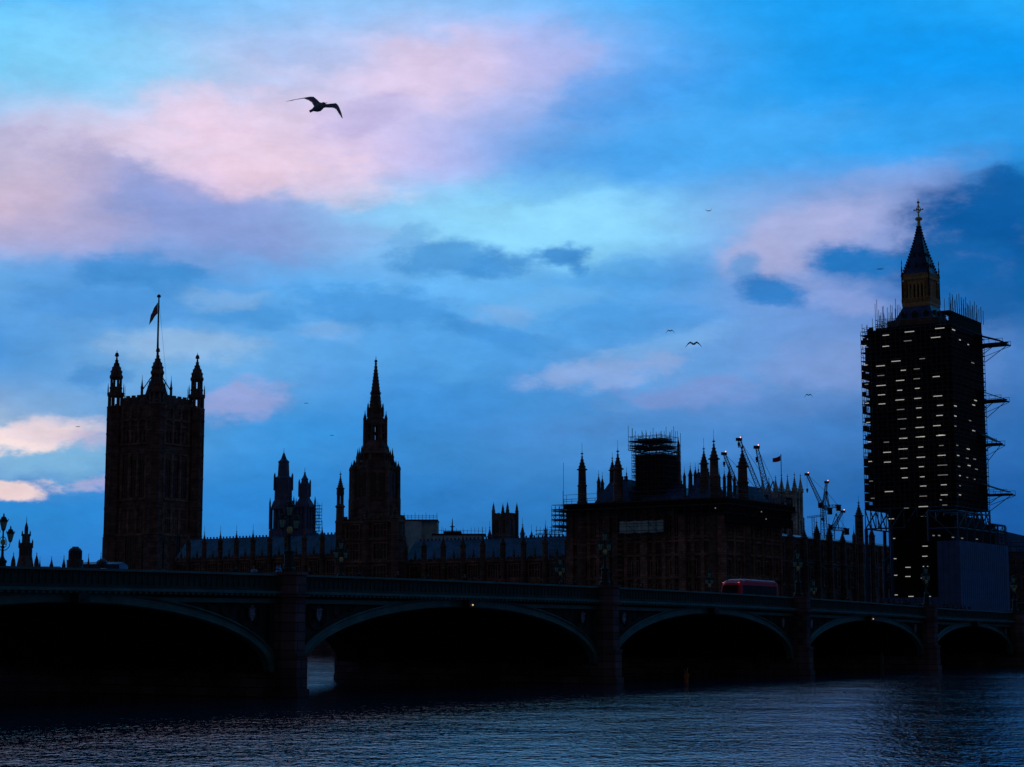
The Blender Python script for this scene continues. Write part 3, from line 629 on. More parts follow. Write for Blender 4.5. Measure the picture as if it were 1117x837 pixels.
# ------------------------------------------------------------------ central octagonal spire
def spire_tower():
    Y = 604; w, s = at(409.5, Y, 450); t = thing('spired_tower', 'octagonal central tower with open lantern stage and tall needle spire', 'tower', w, s, GZ)
    Z = lambda py: Zp(py, Y) - GZ; px = Y/2050
    m = MB(); r = 27*px; ri = r*.94
    m.lathe(0, 0, [(r*1.02, 0), (r*1.02, Z(566)), (r*.96, Z(562)), (r*.96, Z(514)), (r*1.0, Z(513)), (r*1.0, Z(510)), (r*.74, Z(508)), (r*.66, Z(505)), (r*.54, Z(501)), (r*.5, Z(490))], 8)
    for k in range(8):
        a = pi/8 + k*pi/4; x, y = r*.99*cos(a), r*.99*sin(a)
        m.lathe(x, y, [(.9, 0), (.9, Z(545)), (.8, Z(544)), (.75, Z(514)), (.9, Z(513)), (.7, Z(510))] , 8)
        m.tube((r*.8*cos(a), r*.8*sin(a), Z(507)), (r*.5*cos(a), r*.5*sin(a), Z(488)), .3)
    for z_ in (Z(548), Z(530)):
        m.lathe(0, 0, [(r*.99, z_), (r*.99, z_ + .6)], 8)
    for k in range(16):
        a = k*pi/8 + pi/16; m.lathe(r*.86*cos(a), r*.86*sin(a), [(.36, Z(510)), (.3, Z(506)), (.02, Z(502))], 6); m.lathe(r*.56*cos(a), r*.56*sin(a), [(.34, Z(503)), (.3, Z(494)), (.02, Z(487))], 6)
    for k in range(8):
        a = pi/8 + k*pi/4; m.lathe(r*.74*cos(a), r*.74*sin(a), [(.55, Z(510)), (.5, Z(500)), (.62, Z(499.5)), (.3, Z(496)), (.03, Z(489))], 8)
    m.build('drum', M['stone'], t)
    for k in range(8):      # pinnacles round the drum
        a = pi/8 + k*pi/4; q = MB(); q.lathe(r*.99*cos(a), r*.99*sin(a), [(.7, Z(513)), (.62, Z(510.5)), (.75, Z(510))] + cap_prof(Z(510), Z(503.5), .6, 3)[2:], 8); q.build('pinnacle', M['stone'], t)
    g = MB()      # drum windows
    for k in range(8):
        a = k*pi/4; c, sn = cos(a), sin(a)
        for du in (-1.5, 1.5):
            rr = r*.9; cx, cy = rr*c - du*sn, rr*sn + du*c; b = 1.0
            pts = [(cx - sn*b + c*.12, cy + c*b + sn*.12), (cx + sn*b + c*.12, cy - c*b + sn*.12)]
            g.add([(pts[0][0], pts[0][1], Z(543)), (pts[1][0], pts[1][1], Z(543)), (pts[1][0], pts[1][1], Z(518)), (pts[0][0], pts[0][1], Z(518))], [(0,1,2,3)])
    g.build('windows', M['glass'], t)
    # lantern
    m = MB(); rl = 12.4*px
    m.lathe(0, 0, [(r*.66, Z(496)), (rl*1.25, Z(489)), (rl*1.1, Z(484))], 8)
    lantern_turret(m, 0, 0, Z(485), Z(461), rl, 8, .2)
    m.lathe(0, 0, [(rl*.97, Z(474)), (rl*.97, Z(472.4))], 8)
    for k in range(8):
        a = pi/8 + k*pi/4; x, y = rl*1.02*cos(a), rl*1.02*sin(a)
        m.lathe(x, y, [(.42, Z(486)), (.38, Z(458)), (.5, Z(457))] + cap_prof(Z(457), Z(448), .42, 3)[2:], 6)
    m.lathe(0, 0, [(rl*.95, Z(461)), (rl*.72, Z(455)), (rl*.66, Z(447)), (rl*.74, Z(446)), (rl*.5, Z(444))], 8)
    for k in range(8):
        a = pi/8 + k*pi/4; m.lathe(rl*.72*cos(a), rl*.72*sin(a), [(.3, Z(455)), (.28, Z(446)), (.05, Z(440))], 6)
    m.build('lantern', M['stone'], t)
    m = MB(); prof = []
    z0, z1 = Z(445), Z(396)
    for k in range(13):
        f = k/13; rr = rl*.52*(1-f)**.92 + .18; z = z0 + (z1-z0)*f
        prof += [(rr, z), (rr*.97, z + (z1-z0)/13*.75), (rr*.97 + .14, z + (z1-z0)/13*.82), (rr*.97 + .14, z + (z1-z0)/13*.9)]
    prof += [(.2, z1), (.5, z1 + .3), (.5, z1 + .8), (.12, z1 + 1.1), (.08, Z(390)), (.02, Z(388))]
    m.lathe(0, 0, prof, 8); m.lathe(0, 0, [(rl*.52, Z(429.5)), (rl*.52, Z(428.4))], 8); m.build('spire', M['stone'], t)
spire_tower()

# ------------------------------------------------------------------ river front ranges
FW = 350.0
def river_range(label, pxa, pxb, tips, tip_y, eaves_y, ridge_y, wpl=FW, ncut=0):
    sa, sb = on_w(pxb, wpl), on_w(pxa, wpl)      # north .. south
    t = thing('palace_range', label, 'building', wpl, sa, GZ); L = sb - sa
    ymid = depth(wpl, (sa+sb)/2)
    def Z(py, px): return Zp(py, depth(wpl, on_w(px, wpl))) - GZ
    pm = (pxa + pxb)/2
    ze = Z(eaves_y, pm); zr = Z(ridge_y, pm) + .6
    m = MB(); m.box(0, 16, 0, L, 0, ze); m.build('wall', M['stone'], t)
    m = MB(); m.box(-.35, 16.3, -.01, L, ze, ze + .35)
    m.box(-.3, 0, 0, L, ze - 4.4, ze - 3.9); m.box(-.3, 0, 0, L, ze - 9.6, ze - 9.1); build_split(m, 'string_course', M['stone_pale'], t)
    m = MB(); m.add([(.6, 0, ze + .3), (.6, L, ze + .3), (5.5, L, zr), (5.5, 0, zr), (10.5, 0, zr), (10.5, L, zr), (15.4, 0, ze + .3), (15.4, L, ze + .3)],
                    [(0,1,2,3), (3,2,5,4), (4,5,7,6), (0,3,4,6), (1,7,5,2)])
    for k in range(int(L/1.1)):
        m.box(5.4, 5.6, .4 + k*1.1, .75 + k*1.1, zr, zr + .45)
    m.build('roof', M['slate'], t)
    ss = sorted(on_w(p, wpl, 590) - sa for p in tips)
    for i, b in enumerate(ss):
        if b < -1 or b > L + 1: continue
        q = MB(); zt = Z(tip_y[0] + (tip_y[1]-tip_y[0])*0, pm) if not callable(tip_y) else tip_y(i)
        q.lathe(-.35, b, [(.95, 0), (.95, ze - 9), (.8, ze - 8.8), (.8, ze - 4), (.66, ze - 3.8), (.66, zt - 3.2), (.82, zt - 3.1), (.82, zt - 2.8), (.6, zt - 2.7)] + cap_prof(zt - 2.7, zt, .62, 3)[1:], 8)
        q.lathe(-.35, b, [(.04, zt - .2), (.03, zt + 1.2)], 4)
        q.build('turret', M['stone'], t)
    for a, b in zip(ss, ss[1:]):
        c = (a+b)/2; wd = (b-a) - 1.6
        if c < 0 or c > L: continue
        q = MB()      # gablet between the turrets
        for dc, hh in ((-wd*.3, 1.3), (0, 2.7), (wd*.3, 1.3)):
            q.lathe(-.05, c + dc, [(.34, ze), (.3, ze + hh*.5), (.4, ze + hh*.55), (.22, ze + hh*.7), (.03, ze + hh*1.15)], 4)
        n = 5
        for k in range(n): q.box(-.25, .1, c - wd/2 + wd*(k+.2)/n, c - wd/2 + wd*(k+.75)/n, ze + .3, ze + 1.0)
        q.box(-.2, .05, c - wd/2, c + wd/2, ze + .3, ze + .6)
        q.build('parapet_gablet', M['stone'], t)
        window(t, 'E', c, ze - 3.6, ze - .7, wd*.72, 0, mull=3)
        window(t, 'E', c, ze - 8.8, ze - 4.8, wd*.72, 0, mull=3)
        window(t, 'E', c, ze - 14.2, ze - 10.2, wd*.72, 0, mull=3)
    return t
LT = [224 - 17.2*k for k in range(1, 3)][::-1] + [224, 241.5, 259, 277, 295.5, 314, 333, 352.5, 371]
river_range('long turreted river range with slate roof, left of the needle spired tower', 186, 370, LT, (577, 577), 611, 587)
RT = [422, 443, 463.5, 484.5, 506, 527.5, 549.4, 572, 595.5, 620, 645]
river_range('long turreted river range with slate roof, right of the needle spired tower', 437, 640, RT, (580, 580), 613, 589)

def centre_pavilion():
    wpl = 344.0; s0, s1 = on_w(432, wpl, 580), on_w(369.5, wpl, 580); L = s1 - s0
    t = thing('palace_pavilion', 'square stone block before the needle spire, slim open turret on its left corner', 'building', wpl, s0, GZ)
    Y = depth(wpl, s0); Z = lambda py: Zp(py, depth(wpl, (s0+s1)/2)) - GZ
    zt = Z(568); m = MB(); m.box(0, 3.4, 0, L, 0, zt); m.build('wall', M['stone'], t)
    m = MB()
    for z in (zt - .5, zt - 4.6, zt - 9.8): m.box(-.35, 3.6, -.35, L + .35, z, z + .5)
    build_split(m, 'string_course', M['stone_pale'], t)
    m = MB(); n = 13
    for k in range(n): m.box(-.2, .2, L*(k+.1)/n, L*(k+.7)/n, zt, zt + 1.1)
    for k in range(3): m.box(.3 + 1.1*k, .9 + 1.1*k, -.2, .2, zt, zt + 1.1)
    m.box(-.2, .2, 0, L, zt, zt + .5); m.box(.2, 3.4, -.2, .2, zt, zt + .5); m.build('parapet', M['stone'], t)
    m = MB(); m.add([(.8, .8, zt), (3.2, .8, zt), (3.2, L-.8, zt), (.8, L-.8, zt), (1.5, 2.5, zt + .5), (2.5, 2.5, zt + .5), (2.5, L-2.5, zt + .5), (1.5, L-2.5, zt + .5)], [(0,1,5,4), (1,2,6,5), (2,3,7,6), (3,0,4,7), (4,5,6,7)])
    m.build('roof', M['slate'], t)
    for i, b in enumerate((L*.02, L*.5, L*.98)):
        for c in ((.0,) if i == 1 else (0.,)):
            q = MB()
            if i == 2 and c == 0:
                q.lathe(c, b, [(1.1, 0), (1.1, zt - .5), (1.25, zt), (1.0, zt + .4), (.95, Z(553)), (1.2, Z(552)), (1.2, Z(550.5))], 8)
                lantern_turret(q, c, b, Z(551), Z(537), .85, 8, .2)
                q.lathe(c, b, [(.95, Z(537.5)), (.9, Z(532))] + cap_prof(Z(532), Z(512), .9, 5), 8)
            else:
                q.lathe(c, b, [(.9, 0), (.9, zt), (1.05, zt + .3), (.7, zt + .6), (.65, zt + 1.6)] + cap_prof(zt + 1.6, zt + 4.4, .65, 3), 8)
            q.build('turret', M['stone'], t)
    for c in (L*.26, L*.74):
        for z0, z1 in ((zt - 4, zt - 1), (zt - 9, zt - 5.4), (zt - 14, zt - 10.6)): window(t, 'E', c, z0, z1, L*.24, 0, mull=3)
centre_pavilion()

def scaffold_box(mb, x0, x1, y0, y1, z0, z1, step=1.8, lift=2.0, up=0., r=.05, faces='ENSW', diag=True, jit=.0):
    """tubes on the faces of a box"""
    def line(xa, ya, xb, yb):
        L = math.hypot(xb-xa, yb-ya); n = max(1, round(L/step))
        for k in range(n+1):
            x, y = xa + (xb-xa)*k/n, ya + (yb-ya)*k/n
            mb.tube((x, y, z0), (x, y, z1 + (random.uniform(0, up) if up else 0)), r)
        zz = z0
        while zz <= z1 + .01:
            mb.tube((xa, ya, zz), (xb, yb, zz), r); mb.tube((xa, ya, zz + .95), (xb, yb, zz + .95), r*.8)
            zz += lift
        if diag:
            zz = z0
            k = 0
            while zz + lift <= z1 + .01:
                for j in range(0, n, 3):
                    a, b = (j + k) % n, (j + k) % n + 1
                    mb.tube((xa + (xb-xa)*a/n, ya + (yb-ya)*a/n, zz), (xa + (xb-xa)*b/n, ya + (yb-ya)*b/n, zz + lift), r*.8)
                zz += lift; k += 1
    if 'E' in faces: line(x0, y0, x0, y1)
    if 'N' in faces: line(x0, y0, x1, y0)
    if 'S' in faces: line(x0, y1, x1, y1)
    if 'W' in faces: line(x1, y0, x1, y1)

# ------------------------------------------------------------------ north pavilion
def north_pavilion():
    wpl = 344.0; s0, s1 = on_w(788, wpl, 560), on_w(623, wpl, 560); L = s1 - s0
    w1 = on_s(852, s0); D = w1 - wpl
    t = thing('palace_pavilion', 'large stone end pavilion of the river front with clustered crocketed turrets behind a scaffold deck', 'building', wpl, s0, GZ)
    Yn = depth(wpl, s0)
    def ZE(py, px): return Zp(py, depth(wpl, on_w(px, wpl))) - GZ
    zt = ZE(546, 780)
    m = MB(); m.box(0, D, 0, L, 0, zt); m.build('wall', M['stone'], t)
    m = MB()
    for z in (zt - 1, zt - 7.6, zt - 8.4, zt - 11.2, zt - 16): m.box(-.45, D + .3, -.45, L + .3, z, z + .5)
    for py in (599, 607): pass
    build_split(m, 'string_course', M['stone_pale'], t)
    m = MB(); nb = 16
    for k in range(nb + 1):
        b = L*k/nb
        wd = .42 if k % 4 else .85
        m.box(-.75 if k % 4 == 0 else -.4, 0, b - wd, b + wd, 0, zt - 1)
    for k in range(1, 7):
        a = D*k/6; m.box(a - .4, a + .4, -.5, 0, 0, zt - 1)
    m.build('buttress', M['stone_pale'], t)
    for k in range(nb):
        if k % 2 == 0 and k % 4 != 3:
            b = L*(k + 1)/nb
            for z0, z1 in ((zt - 6.5, zt - 2.5), (zt - 15.2, zt - 12.2), (zt - 20.5, zt - 17), (zt - 25, zt - 21.6)):
                window(t, 'E', b, z0, z1, 1.7, 0, mull=2)
    for k in range(0, 6):
        for z0, z1 in ((zt - 6.5, zt - 2.5), (zt - 15.2, zt - 12.2), (zt - 21, zt - 17.4)): window(t, 'N', D*(k+.5)/6, z0, z1, 1.7, 0, mull=1)
    # steep slate roofs: three pavilion roofs
    def roof(sa, sb, a0, a1, zr, name='roof'):
        m = MB(); m.add([(a0, sa, zt), (a1, sa, zt), (a1, sb, zt), (a0, sb, zt), (a0 + (a1-a0)*.35, sa + (sb-sa)*.3, zr), (a0 + (a1-a0)*.65, sa + (sb-sa)*.3, zr), (a0 + (a1-a0)*.65, sb - (sb-sa)*.3, zr), (a0 + (a1-a0)*.35, sb - (sb-sa)*.3, zr)], [(0,1,5,4), (1,2,6,5), (2,3,7,6), (3,0,4,7), (4,5,6,7)])
        x0, x1, y0, y1 = a0 + (a1-a0)*.35, a0 + (a1-a0)*.65, sa + (sb-sa)*.3, sb - (sb-sa)*.3
        n = 8
        for k in range(n+1):
            m.box(x0-.05, x0+.1, y0 + (y1-y0)*k/n - .1, y0 + (y1-y0)*k/n + .1, zr, zr + .7)
        m.box(x0-.05, x0+.05, y0, y1, zr + .3, zr + .42)
        for yy in (y0, y1): m.lathe(x0, yy, [(.3, zr-.5), (.32, zr + .6), (.1, zr + .8), (.18, zr + 1.2), (.05, zr + 1.5), (.02, zr + 2.8)], 6)
        m.build(name, M['slate'], t)
    sE = lambda px: on_w(px, wpl) - s0
    roof(sE(686), sE(644), 1, 11, ZE(522, 660)); roof(sE(772), sE(745), 1, 11, ZE(517, 760)); roof(sE(748), sE(684), 3, 14, ZE(530, 715))
    roof(-.0 + .6, 5, 9, D - 1, ZE(524, 795))
    # turrets: (px, tip_y, radius, plane offset a)
    for px, ty, r, a, bs in ((635, 491, 1.05, 0, None), (674, 488, 1.15, 0, None), (668, 497, .8, 7, None), (768, 486, .95, 3, None), (779, 477, 1.12, .2, None), (653, 516, .5, 5, None), (657, 518, .5, 7, None),
                         (753, 507, .55, 4, None), (758.5, 508, .5, 6, None), (746.5, 512, .4, 2, None), (810, 483, 1.25, None, .3), (795.5, 507, .62, None, 3), (790, 513, .42, None, 2), (801, 516, .4, None, 3), (784.5, 514, .35, None, 4)):
        if bs is None: b = on_w(px, wpl + a, 515) - s0; x = a
        else: x = on_s(px, s0 + bs, 515) - wpl; b = bs
        Yt = depth(wpl + x, s0 + b); q = MB(); ztip = Zp(ty, Yt) - GZ
        zb = 0 if r > .9 and (x < .3 or bs) else zt - 1
        st = 3
        turret(q, x, b, max(zb, zt - 3), ztip, r, 4.2, 3)
        if r > 1: q.lathe(x, b, [(r*1.15, 0), (r*1.15, zt - 2.5), (r, zt - 2)], 8)
        q.lathe(x, b, [(.035, ztip - .2), (.03, ztip + (1.6 if r > .9 else .6))], 4)
        q.build('turret', M['stone'], t)
    return t, wpl, s0, L, D, zt
pav, PWp, PS0, PL, PD, PZT = north_pavilion()

def pavilion_scaffold():
    t = thing('scaffold', 'scaffold deck wrapping the top of the river pavilion and jutting out at its left', 'scaffolding', PWp, PS0, GZ)
    L, D, zt = PL, PD, PZT
    m = MB(); m.box(-2.6, D + 2.0, -2.4, L + .2, zt + .15, zt + .42); m.box(-3.0, D + 3.5, -2.8, L + .2, zt - 1.1, zt - .85); m.build('deck', M['board'], t)
    m = MB(); m.box(-2.75, -2.68, -2.6, L + .2, zt - .8, zt + .14); m.box(-2.6, D + 3, -2.56, -2.5, zt - .8, zt + .14)
    for k in range(40):
        b = -2 + (L + 2)*k/40; m.box(-2.84, -2.76, b, b + (L/40)*.5, zt - .75, zt - .2)
    m.build('edge_netting', M['net'], t)
    m = MB(); scaffold_box(m, -2.6, D + 3, -2.4, L + .2, zt - 2.8, zt + 1.4, 2.0, 1.4, 0, .05, 'EN')
    scaffold_box(m, -1.4, D + 3, -1.4, L + .2, zt - 6, zt - 1.0, 2.4, 1.9, 0, .05, 'EN')
    m.build('tube_frame', M['tube'], t)
    m = MB(); m.box(-1.9, D + 2.5, -1.9, -1.8, zt - 4.6, zt - 1); m.box(-1.5, -1.42, -1.8, L*.28, zt - 2.8, zt - 1.1); m.build('side_netting', M['net'], t)
    # pale sheeting panel below the deck
    sE = lambda px: on_w(px, PWp) - PS0
    z0 = Zp(582, depth(PWp, on_w(706, PWp))) - GZ; z1 = Zp(569, depth(PWp, on_w(706, PWp))) - GZ
    m = MB(); b0, b1 = sE(731), sE(682); n = 24
    vs = []
    for k in range(n+1):
        b = b0 + (b1-b0)*k/n; d = -2.2 + .12*sin(k*1.9); zz = .15*sin(k*.9)
        vs += [(d, b, z0 + zz), (d, b, z1 + zz*.5), (d + .05, b, z0 + zz), (d + .05, b, z1 + zz*.5)]
    m.add(vs, [(4*k, 4*k+4, 4*k+5, 4*k+1) for k in range(n)] + [(4*k+2, 4*k+3, 4*k+7, 4*k+6) for k in range(n)])
    m.build('pale_sheeting', M['sheet'], t)
    m = MB(); scaffold_box(m, -2.3, -1.0, b0, b1, z0 - 1, zt - 1, 1.7, 1.5, 0, .05, 'ENS'); m.build('sheeting_frame', M['tube'], t)
    m = MB()      # jutting left end
    y1 = sE(608.5); za, zb = Zp(578, 400) - GZ, Zp(551, 400) - GZ
    for x0, x1 in ((-2.4, -1.0), (1.0, 2.5), (4.5, 6)): scaffold_box(m, x0, x1, L + .4, y1, za, zb, 1.0, 1.15, 0, .055, 'ENSW')
    for x, hgt in ((-1, 9.5), (1, 3.5), (2.5, 2.6)): m.tube((x, y1 - (.8 if hgt < 5 else 2.2), zb), (x, y1 - (.8 if hgt < 5 else 2.2), zb + hgt), .05)
    for k in range(3): m.box(-2.4, 6, L + .5, y1, zb - 1.2 - 1.7*k, zb - 1.1 - 1.7*k)
    m.build('jutting_frame', M['tube'], t)
    m = MB(); scaffold_box(m, -1.8, -.6, L + .4, L + 4.5, -1, za, 1.5, 2, 0, .05, 'ENS'); m.build('support_frame', M['tube'], t)
    for px, py in ((833, 559), (838, 567), (789, 555)):
        a = on_s(px, PS0 - 2.7) - PWp if px > 790 else -2.7; b = -2.7 if px > 790 else sE(px)
        q = MB(); z = Zp(py, depth(PWp + a, PS0 + b)) - GZ; q.lathe(a, b, [(.12, z), (.12, z + .25)], 6); q.build('lamp', M['lamp_dim'], t)
pavilion_scaffold()

def tower_scaffold():
    """scaffolded ventilation tower rising in the middle of the pavilion"""
    Y = 402; w, s = at(716, Y, 510); t = thing('scaffold', 'tall square scaffold with dark netting and ragged top cage above the pavilion roofs', 'scaffolding', w, s, GZ)
    Z = lambda py: Zp(py, Y) - GZ; hw = 27.0*Y/2050/(cos(radians(29.5)) + sin(radians(29.5)))
    m = MB(); m.box(-hw*.85, hw*.85, -hw*.85, hw*.85, 0, Z(497)); m.build('netted_core', M['net'], t)
    m = MB(); scaffold_box(m, -hw, hw, -hw, hw, Z(545), Z(492), 1.0, 1.2, 0, .05)
    scaffold_box(m, -hw*.86, hw*.86, -hw*.86, hw*.86, Z(545), Z(492), 1.4, 1.2, 0, .05)
    m.build('tube_frame', M['tube'], t)
    for k in range(9):
        z = Z(545) + (Z(494) - Z(545))*k/8; m = MB()
        m.box(-hw*1.02, hw*1.02, -hw*1.02, -hw*.8, z, z + .1); m.box(-hw*1.02, -hw*.8, -hw*.8, hw*1.02, z, z + .1); m.box(-hw*.8, hw*1.02, hw*.8, hw*1.02, z, z + .1); m.box(hw*.8, hw*1.02, -hw*.8, hw*.8, z, z + .1)
        m.build('deck', M['board'], t)
    m = MB(); h2 = hw*1.1
    scaffold_box(m, -h2, h2*.8, -h2*.8, h2*1.05, Z(492), Z(478), .85, 1.0, 2.6, .055)
    scaffold_box(m, -h2*.6, h2*.5, -h2*.5, h2*.7, Z(492), Z(478), 1.1, 1.0, 1.5, .05)
    for k in range(26):
        a, b = random.uniform(-h2, h2*.8), random.uniform(-h2*.8, h2); z = random.choice((Z(480), Z(484), Z(488)))
        m.tube((-h2*1.05, b, z), (h2*.85, b + random.uniform(-1, 1), z + random.uniform(-.3, .3)), .05)
        m.tube((a, -h2*.8, z), (a + random.uniform(-1, 1), h2*1.05, z + .2), .05)
    m.tube((hw, -hw, Z(545)), (hw, -hw, Z(472)), .06); m.tube((-hw*.9, hw, Z(478)), (-hw*.9, hw, Z(468)), .05)
    m.build('top_cage', M['tube'], t)
    m = MB(); m.box(-h2*.9, h2*.7, -h2*.7, h2*.95, Z(482.5), Z(482.5) + .12); m.box(-h2, h2*.8, -h2*.8, h2, Z(490), Z(490) + .15); m.build('top_deck', M['board'], t)
    m = MB(); turret(m, hw*.3, -hw*1.25, Z(545), Z(477), .42, 5, 3); m.build('pinnacle', M['stone'], t)
tower_scaffold()

# ------------------------------------------------------------------ north range between pavilion and clock tower
def north_range():
    s0 = 186.0; w0, w1 = on_s(812, s0), on_s(988, s0)
    t = thing('palace_range', 'dark low stone range with small pinnacles between the scaffolded pavilion and the clock tower', 'building', w0, s0, GZ); D = w1 - w0
    Zs = lambda py, px: Zp(py, depth(on_s(px, s0), s0)) - GZ
    zt = Zs(589, 900); m = MB(); m.box(0, D, 0, 14, 0, zt); m.build('wall', M['stone'], t)
    m = MB(); m.box(-.3, D + .3, -.3, 14, zt - .3, zt); build_split(m, 'string_course', M['stone_pale'], t)
    m = MB(); m.box(-.2, D, -.2, 0, zt - 6, zt - 5.5); build_split(m, 'string_course', M['stone_pale'], t)
    m = MB(); m.add([(0, .5, zt), (D, .5, zt), (D, 13, zt), (0, 13, zt), (0, 6, zt + 1.2), (D, 6, zt + 1.2)], [(0,1,5,4), (2,3,4,5), (0,4,3), (1,2,5)]); m.build('roof', M['slate'], t)
    for px, ty, r in ((950, 571, .9), (861, 570, .95), (876, 571, .95), (890, 567, .95), (903.5, 569, .95), (918, 576, .9), (936.5, 545, 1.15), (930.5, 577, .5), (843, 574, .9)):
        q = MB(); a = on_s(px, s0, 580) - w0; z = Zs(ty, px); turret(q, a, -.2, zt - 12, z, r, 3.6, 2); q.lathe(a, -.2, [(r*1.1, 0), (r*1.1, zt-11.5)], 8); q.lathe(a, -.2, [(.035, z-.2), (.03, z + 1)], 4); q.build('turret', M['stone'], t)
    n = 12
    for k in range(n):
        a = D*(k+.5)/n
        for z0, z1 in ((zt - 5, zt - 1.6), (zt - 11, zt - 7)): window(t, 'N', a, z0, z1, 1.8, 0, mull=2)
    m = MB()
    for k in range(n+1): m.box(D*k/n - .3, D*k/n + .3, -.5, 0, 0, zt - .4)
    m.build('buttress', M['stone_pale'], t)
north_range()

# ------------------------------------------------------------------ clock tower with its scaffold
ETW, ETS = 408.0, 157.0
ETY = depth(ETW, ETS)
def clock_tower():
    w, s = at(1003.0, ETY, 270); t = thing('clock_tower', 'clock tower whose blue slate spire and gilded open belfry rise above wrapped scaffolding', 'tower', w, s, GZ)
    Z = lambda py: Zp(py, ETY) - GZ; k_ = ETY/2050
    q = cos(radians(22)) + sin(radians(22))
    def hw(px): return px*k_/q/2          # square half-width for an apparent width
    m = MB(); h = 6.1; m.box(-h, h, -h, h, 0, Z(352)); 
    for c in (-4.6, -2.3, 0, 2.3, 4.6):
        m.box(-h-.3, -h, c-.3, c+.3, 0, Z(360)); m.box(c-.3, c+.3, -h-.3, -h, 0, Z(360))
    m.build('shaft', M['stone'], t)
    def sq(mb, prof): mb.lathe(0, 0, [(r*1.4142, z) for r, z in prof], 4, a0=pi/4)
    m = MB(); sq(m, [(hw(72), Z(361)), (hw(70), Z(357)), (hw(60), Z(351)), (hw(51), Z(345)), (hw(45), Z(340)), (hw(41), Z(336.5))]); m.build('lower_roof', M['slate'], t)
    m = MB(); sq(m, [(hw(71), Z(358.6)), (hw(71), Z(357.4))]); 
    for f in range(2):
        for c in (-.48, 0, .48):
            b = hw(56)
            if f == 0: m.box(-b - .15, -b + 1.4, c*b*1.3 - .55, c*b*1.3 + .55, Z(350.5), Z(345.5)); m.add([(-b-.2, c*b*1.3-.7, Z(345.5)), (-b-.2, c*b*1.3+.7, Z(345.5)), (-b-.2, c*b*1.3, Z(342)), (-b+1.6, c*b*1.3-.7, Z(345.5)), (-b+1.6, c*b*1.3+.7, Z(345.5)), (-b+1.6, c*b*1.3, Z(342))], [(0,1,2), (0,2,5,3), (1,4,5,2)])
            else: m.box(c*b*1.3 - .55, c*b*1.3 + .55, -b - .15, -b + 1.4, Z(350.5), Z(345.5)); m.add([(c*b*1.3-.7, -b-.2, Z(345.5)), (c*b*1.3+.7, -b-.2, Z(345.5)), (c*b*1.3, -b-.2, Z(342)), (c*b*1.3-.7, -b+1.6, Z(345.5)), (c*b*1.3+.7, -b+1.6, Z(345.5)), (c*b*1.3, -b+1.6, Z(342))], [(0,1,2), (0,2,5,3), (1,4,5,2)])
    m.build('dormer', M['lead'], t)
    # belfry: gilded arcade
    hb = hw(34); z0, z1 = Z(332), Z(308)
    m = MB(); sq(m, [(hb*1.2, Z(336.5)), (hb*1.24, Z(334.5)), (hb*1.24, z0)])
    n = 22
    for k in range(n+1):
        u = -hb*1.24 + 2*hb*1.24*k/n
        for a, b in ((-hb*1.24, u), (u, -hb*1.24), (hb*1.24, u), (u, hb*1.24)): m.box(a-.07, a+.07, b-.07, b+.07, z0, z0 + 1.0)
    for sx in (-1, 1):
        m.box(sx*hb*1.24-.1, sx*hb*1.24+.1, -hb*1.24, hb*1.24, z0 + .9, z0 + 1.05); m.box(-hb*1.24, hb*1.24, sx*hb*1.24-.1, sx*hb*1.24+.1, z0 + .9, z0 + 1.05)
    m.build('balcony', M['belfry'], t)
    m = MB(); m.box(-hb*.55, hb*.55, -hb*.55, hb*.55, z0, z1); m.build('bell_chamber', M['lead'], t)
    m = MB(); na = 6
    for k in range(na+1):
        u = -hb + 2*hb*k/na; wd = .42 if k in (0, na) else .2
        for a, b in ((-hb, u), (u, -hb), (hb, u), (u, hb)): m.box(a-wd, a+wd, b-wd, b+wd, z0, z1)
    for k in range(na):      # pointed heads
        u = -hb + 2*hb*(k+.5)/na; g = hb/na; za = z0 + (z1-z0)*.58
        for sg in (-1, 1):
            vs = [(u + sg*g, za), (u + sg*g, z1), (u, z1), (u, z1 - .5)]
            for side in range(4):
                if side == 0: P_ = [(-hb-.12, a, z) for a, z in vs] + [(-hb+.12, a, z) for a, z in vs]
                elif side == 1: P_ = [(a, -hb-.12, z) for a, z in vs] + [(a, -hb+.12, z) for a, z in vs]
                elif side == 2: P_ = [(hb-.12, a, z) for a, z in vs] + [(hb+.12, a, z) for a, z in vs]
                else: P_ = [(a, hb-.12, z) for a, z in vs] + [(a, hb+.12, z) for a, z in vs]
                m.add(P_, [(0,1,2,3), (4,7,6,5), (0,3,7,4), (0,4,5,1)])
    m.build('belfry_arcade', M['belfry'], t)
    m = MB(); sq(m, [(hb*1.04, z1 - .1), (hb*1.2, Z(306.5)), (hb*1.2, Z(304))])
    for k in range(15):
        u = -hb*1.15 + 2*hb*1.15*k/14
        for a, b in ((-hb*1.18, u), (u, -hb*1.18)): m.box(a-.1, a+.1, b-.16, b+.16, Z(304), Z(304) + .7)
    m.build('belfry_cornice', M['belfry'], t)
    for sx, sy in ((-1, -1), (1, -1), (-1, 1), (1, 1)):
        m = MB(); m.lathe(sx*hb*1.2, sy*hb*1.2, [(.2, Z(330)), (.16, Z(303)), (.28, Z(302)), (.12, Z(298)), (.2, Z(296)), (.05, Z(290)), (.12, Z(288.5)), (.03, Z(284))], 6); m.build('corner_finial', M['lead'], t)
    # spire
    def spw(py):
        f = (303.5 - py)/(303.5 - 246); return hw(38*(1-f)**1.28 + 3.2)
    prof = []; Nn = 19
    m = MB(); prev = None
    for k in range(Nn+1):
        py = 303.5 - (303.5-246)*k/Nn; prof.append((spw(py), Z(py)))
    sq(m, prof)
    sp = m.build('spire', M['slate'], t)
    m = MB()
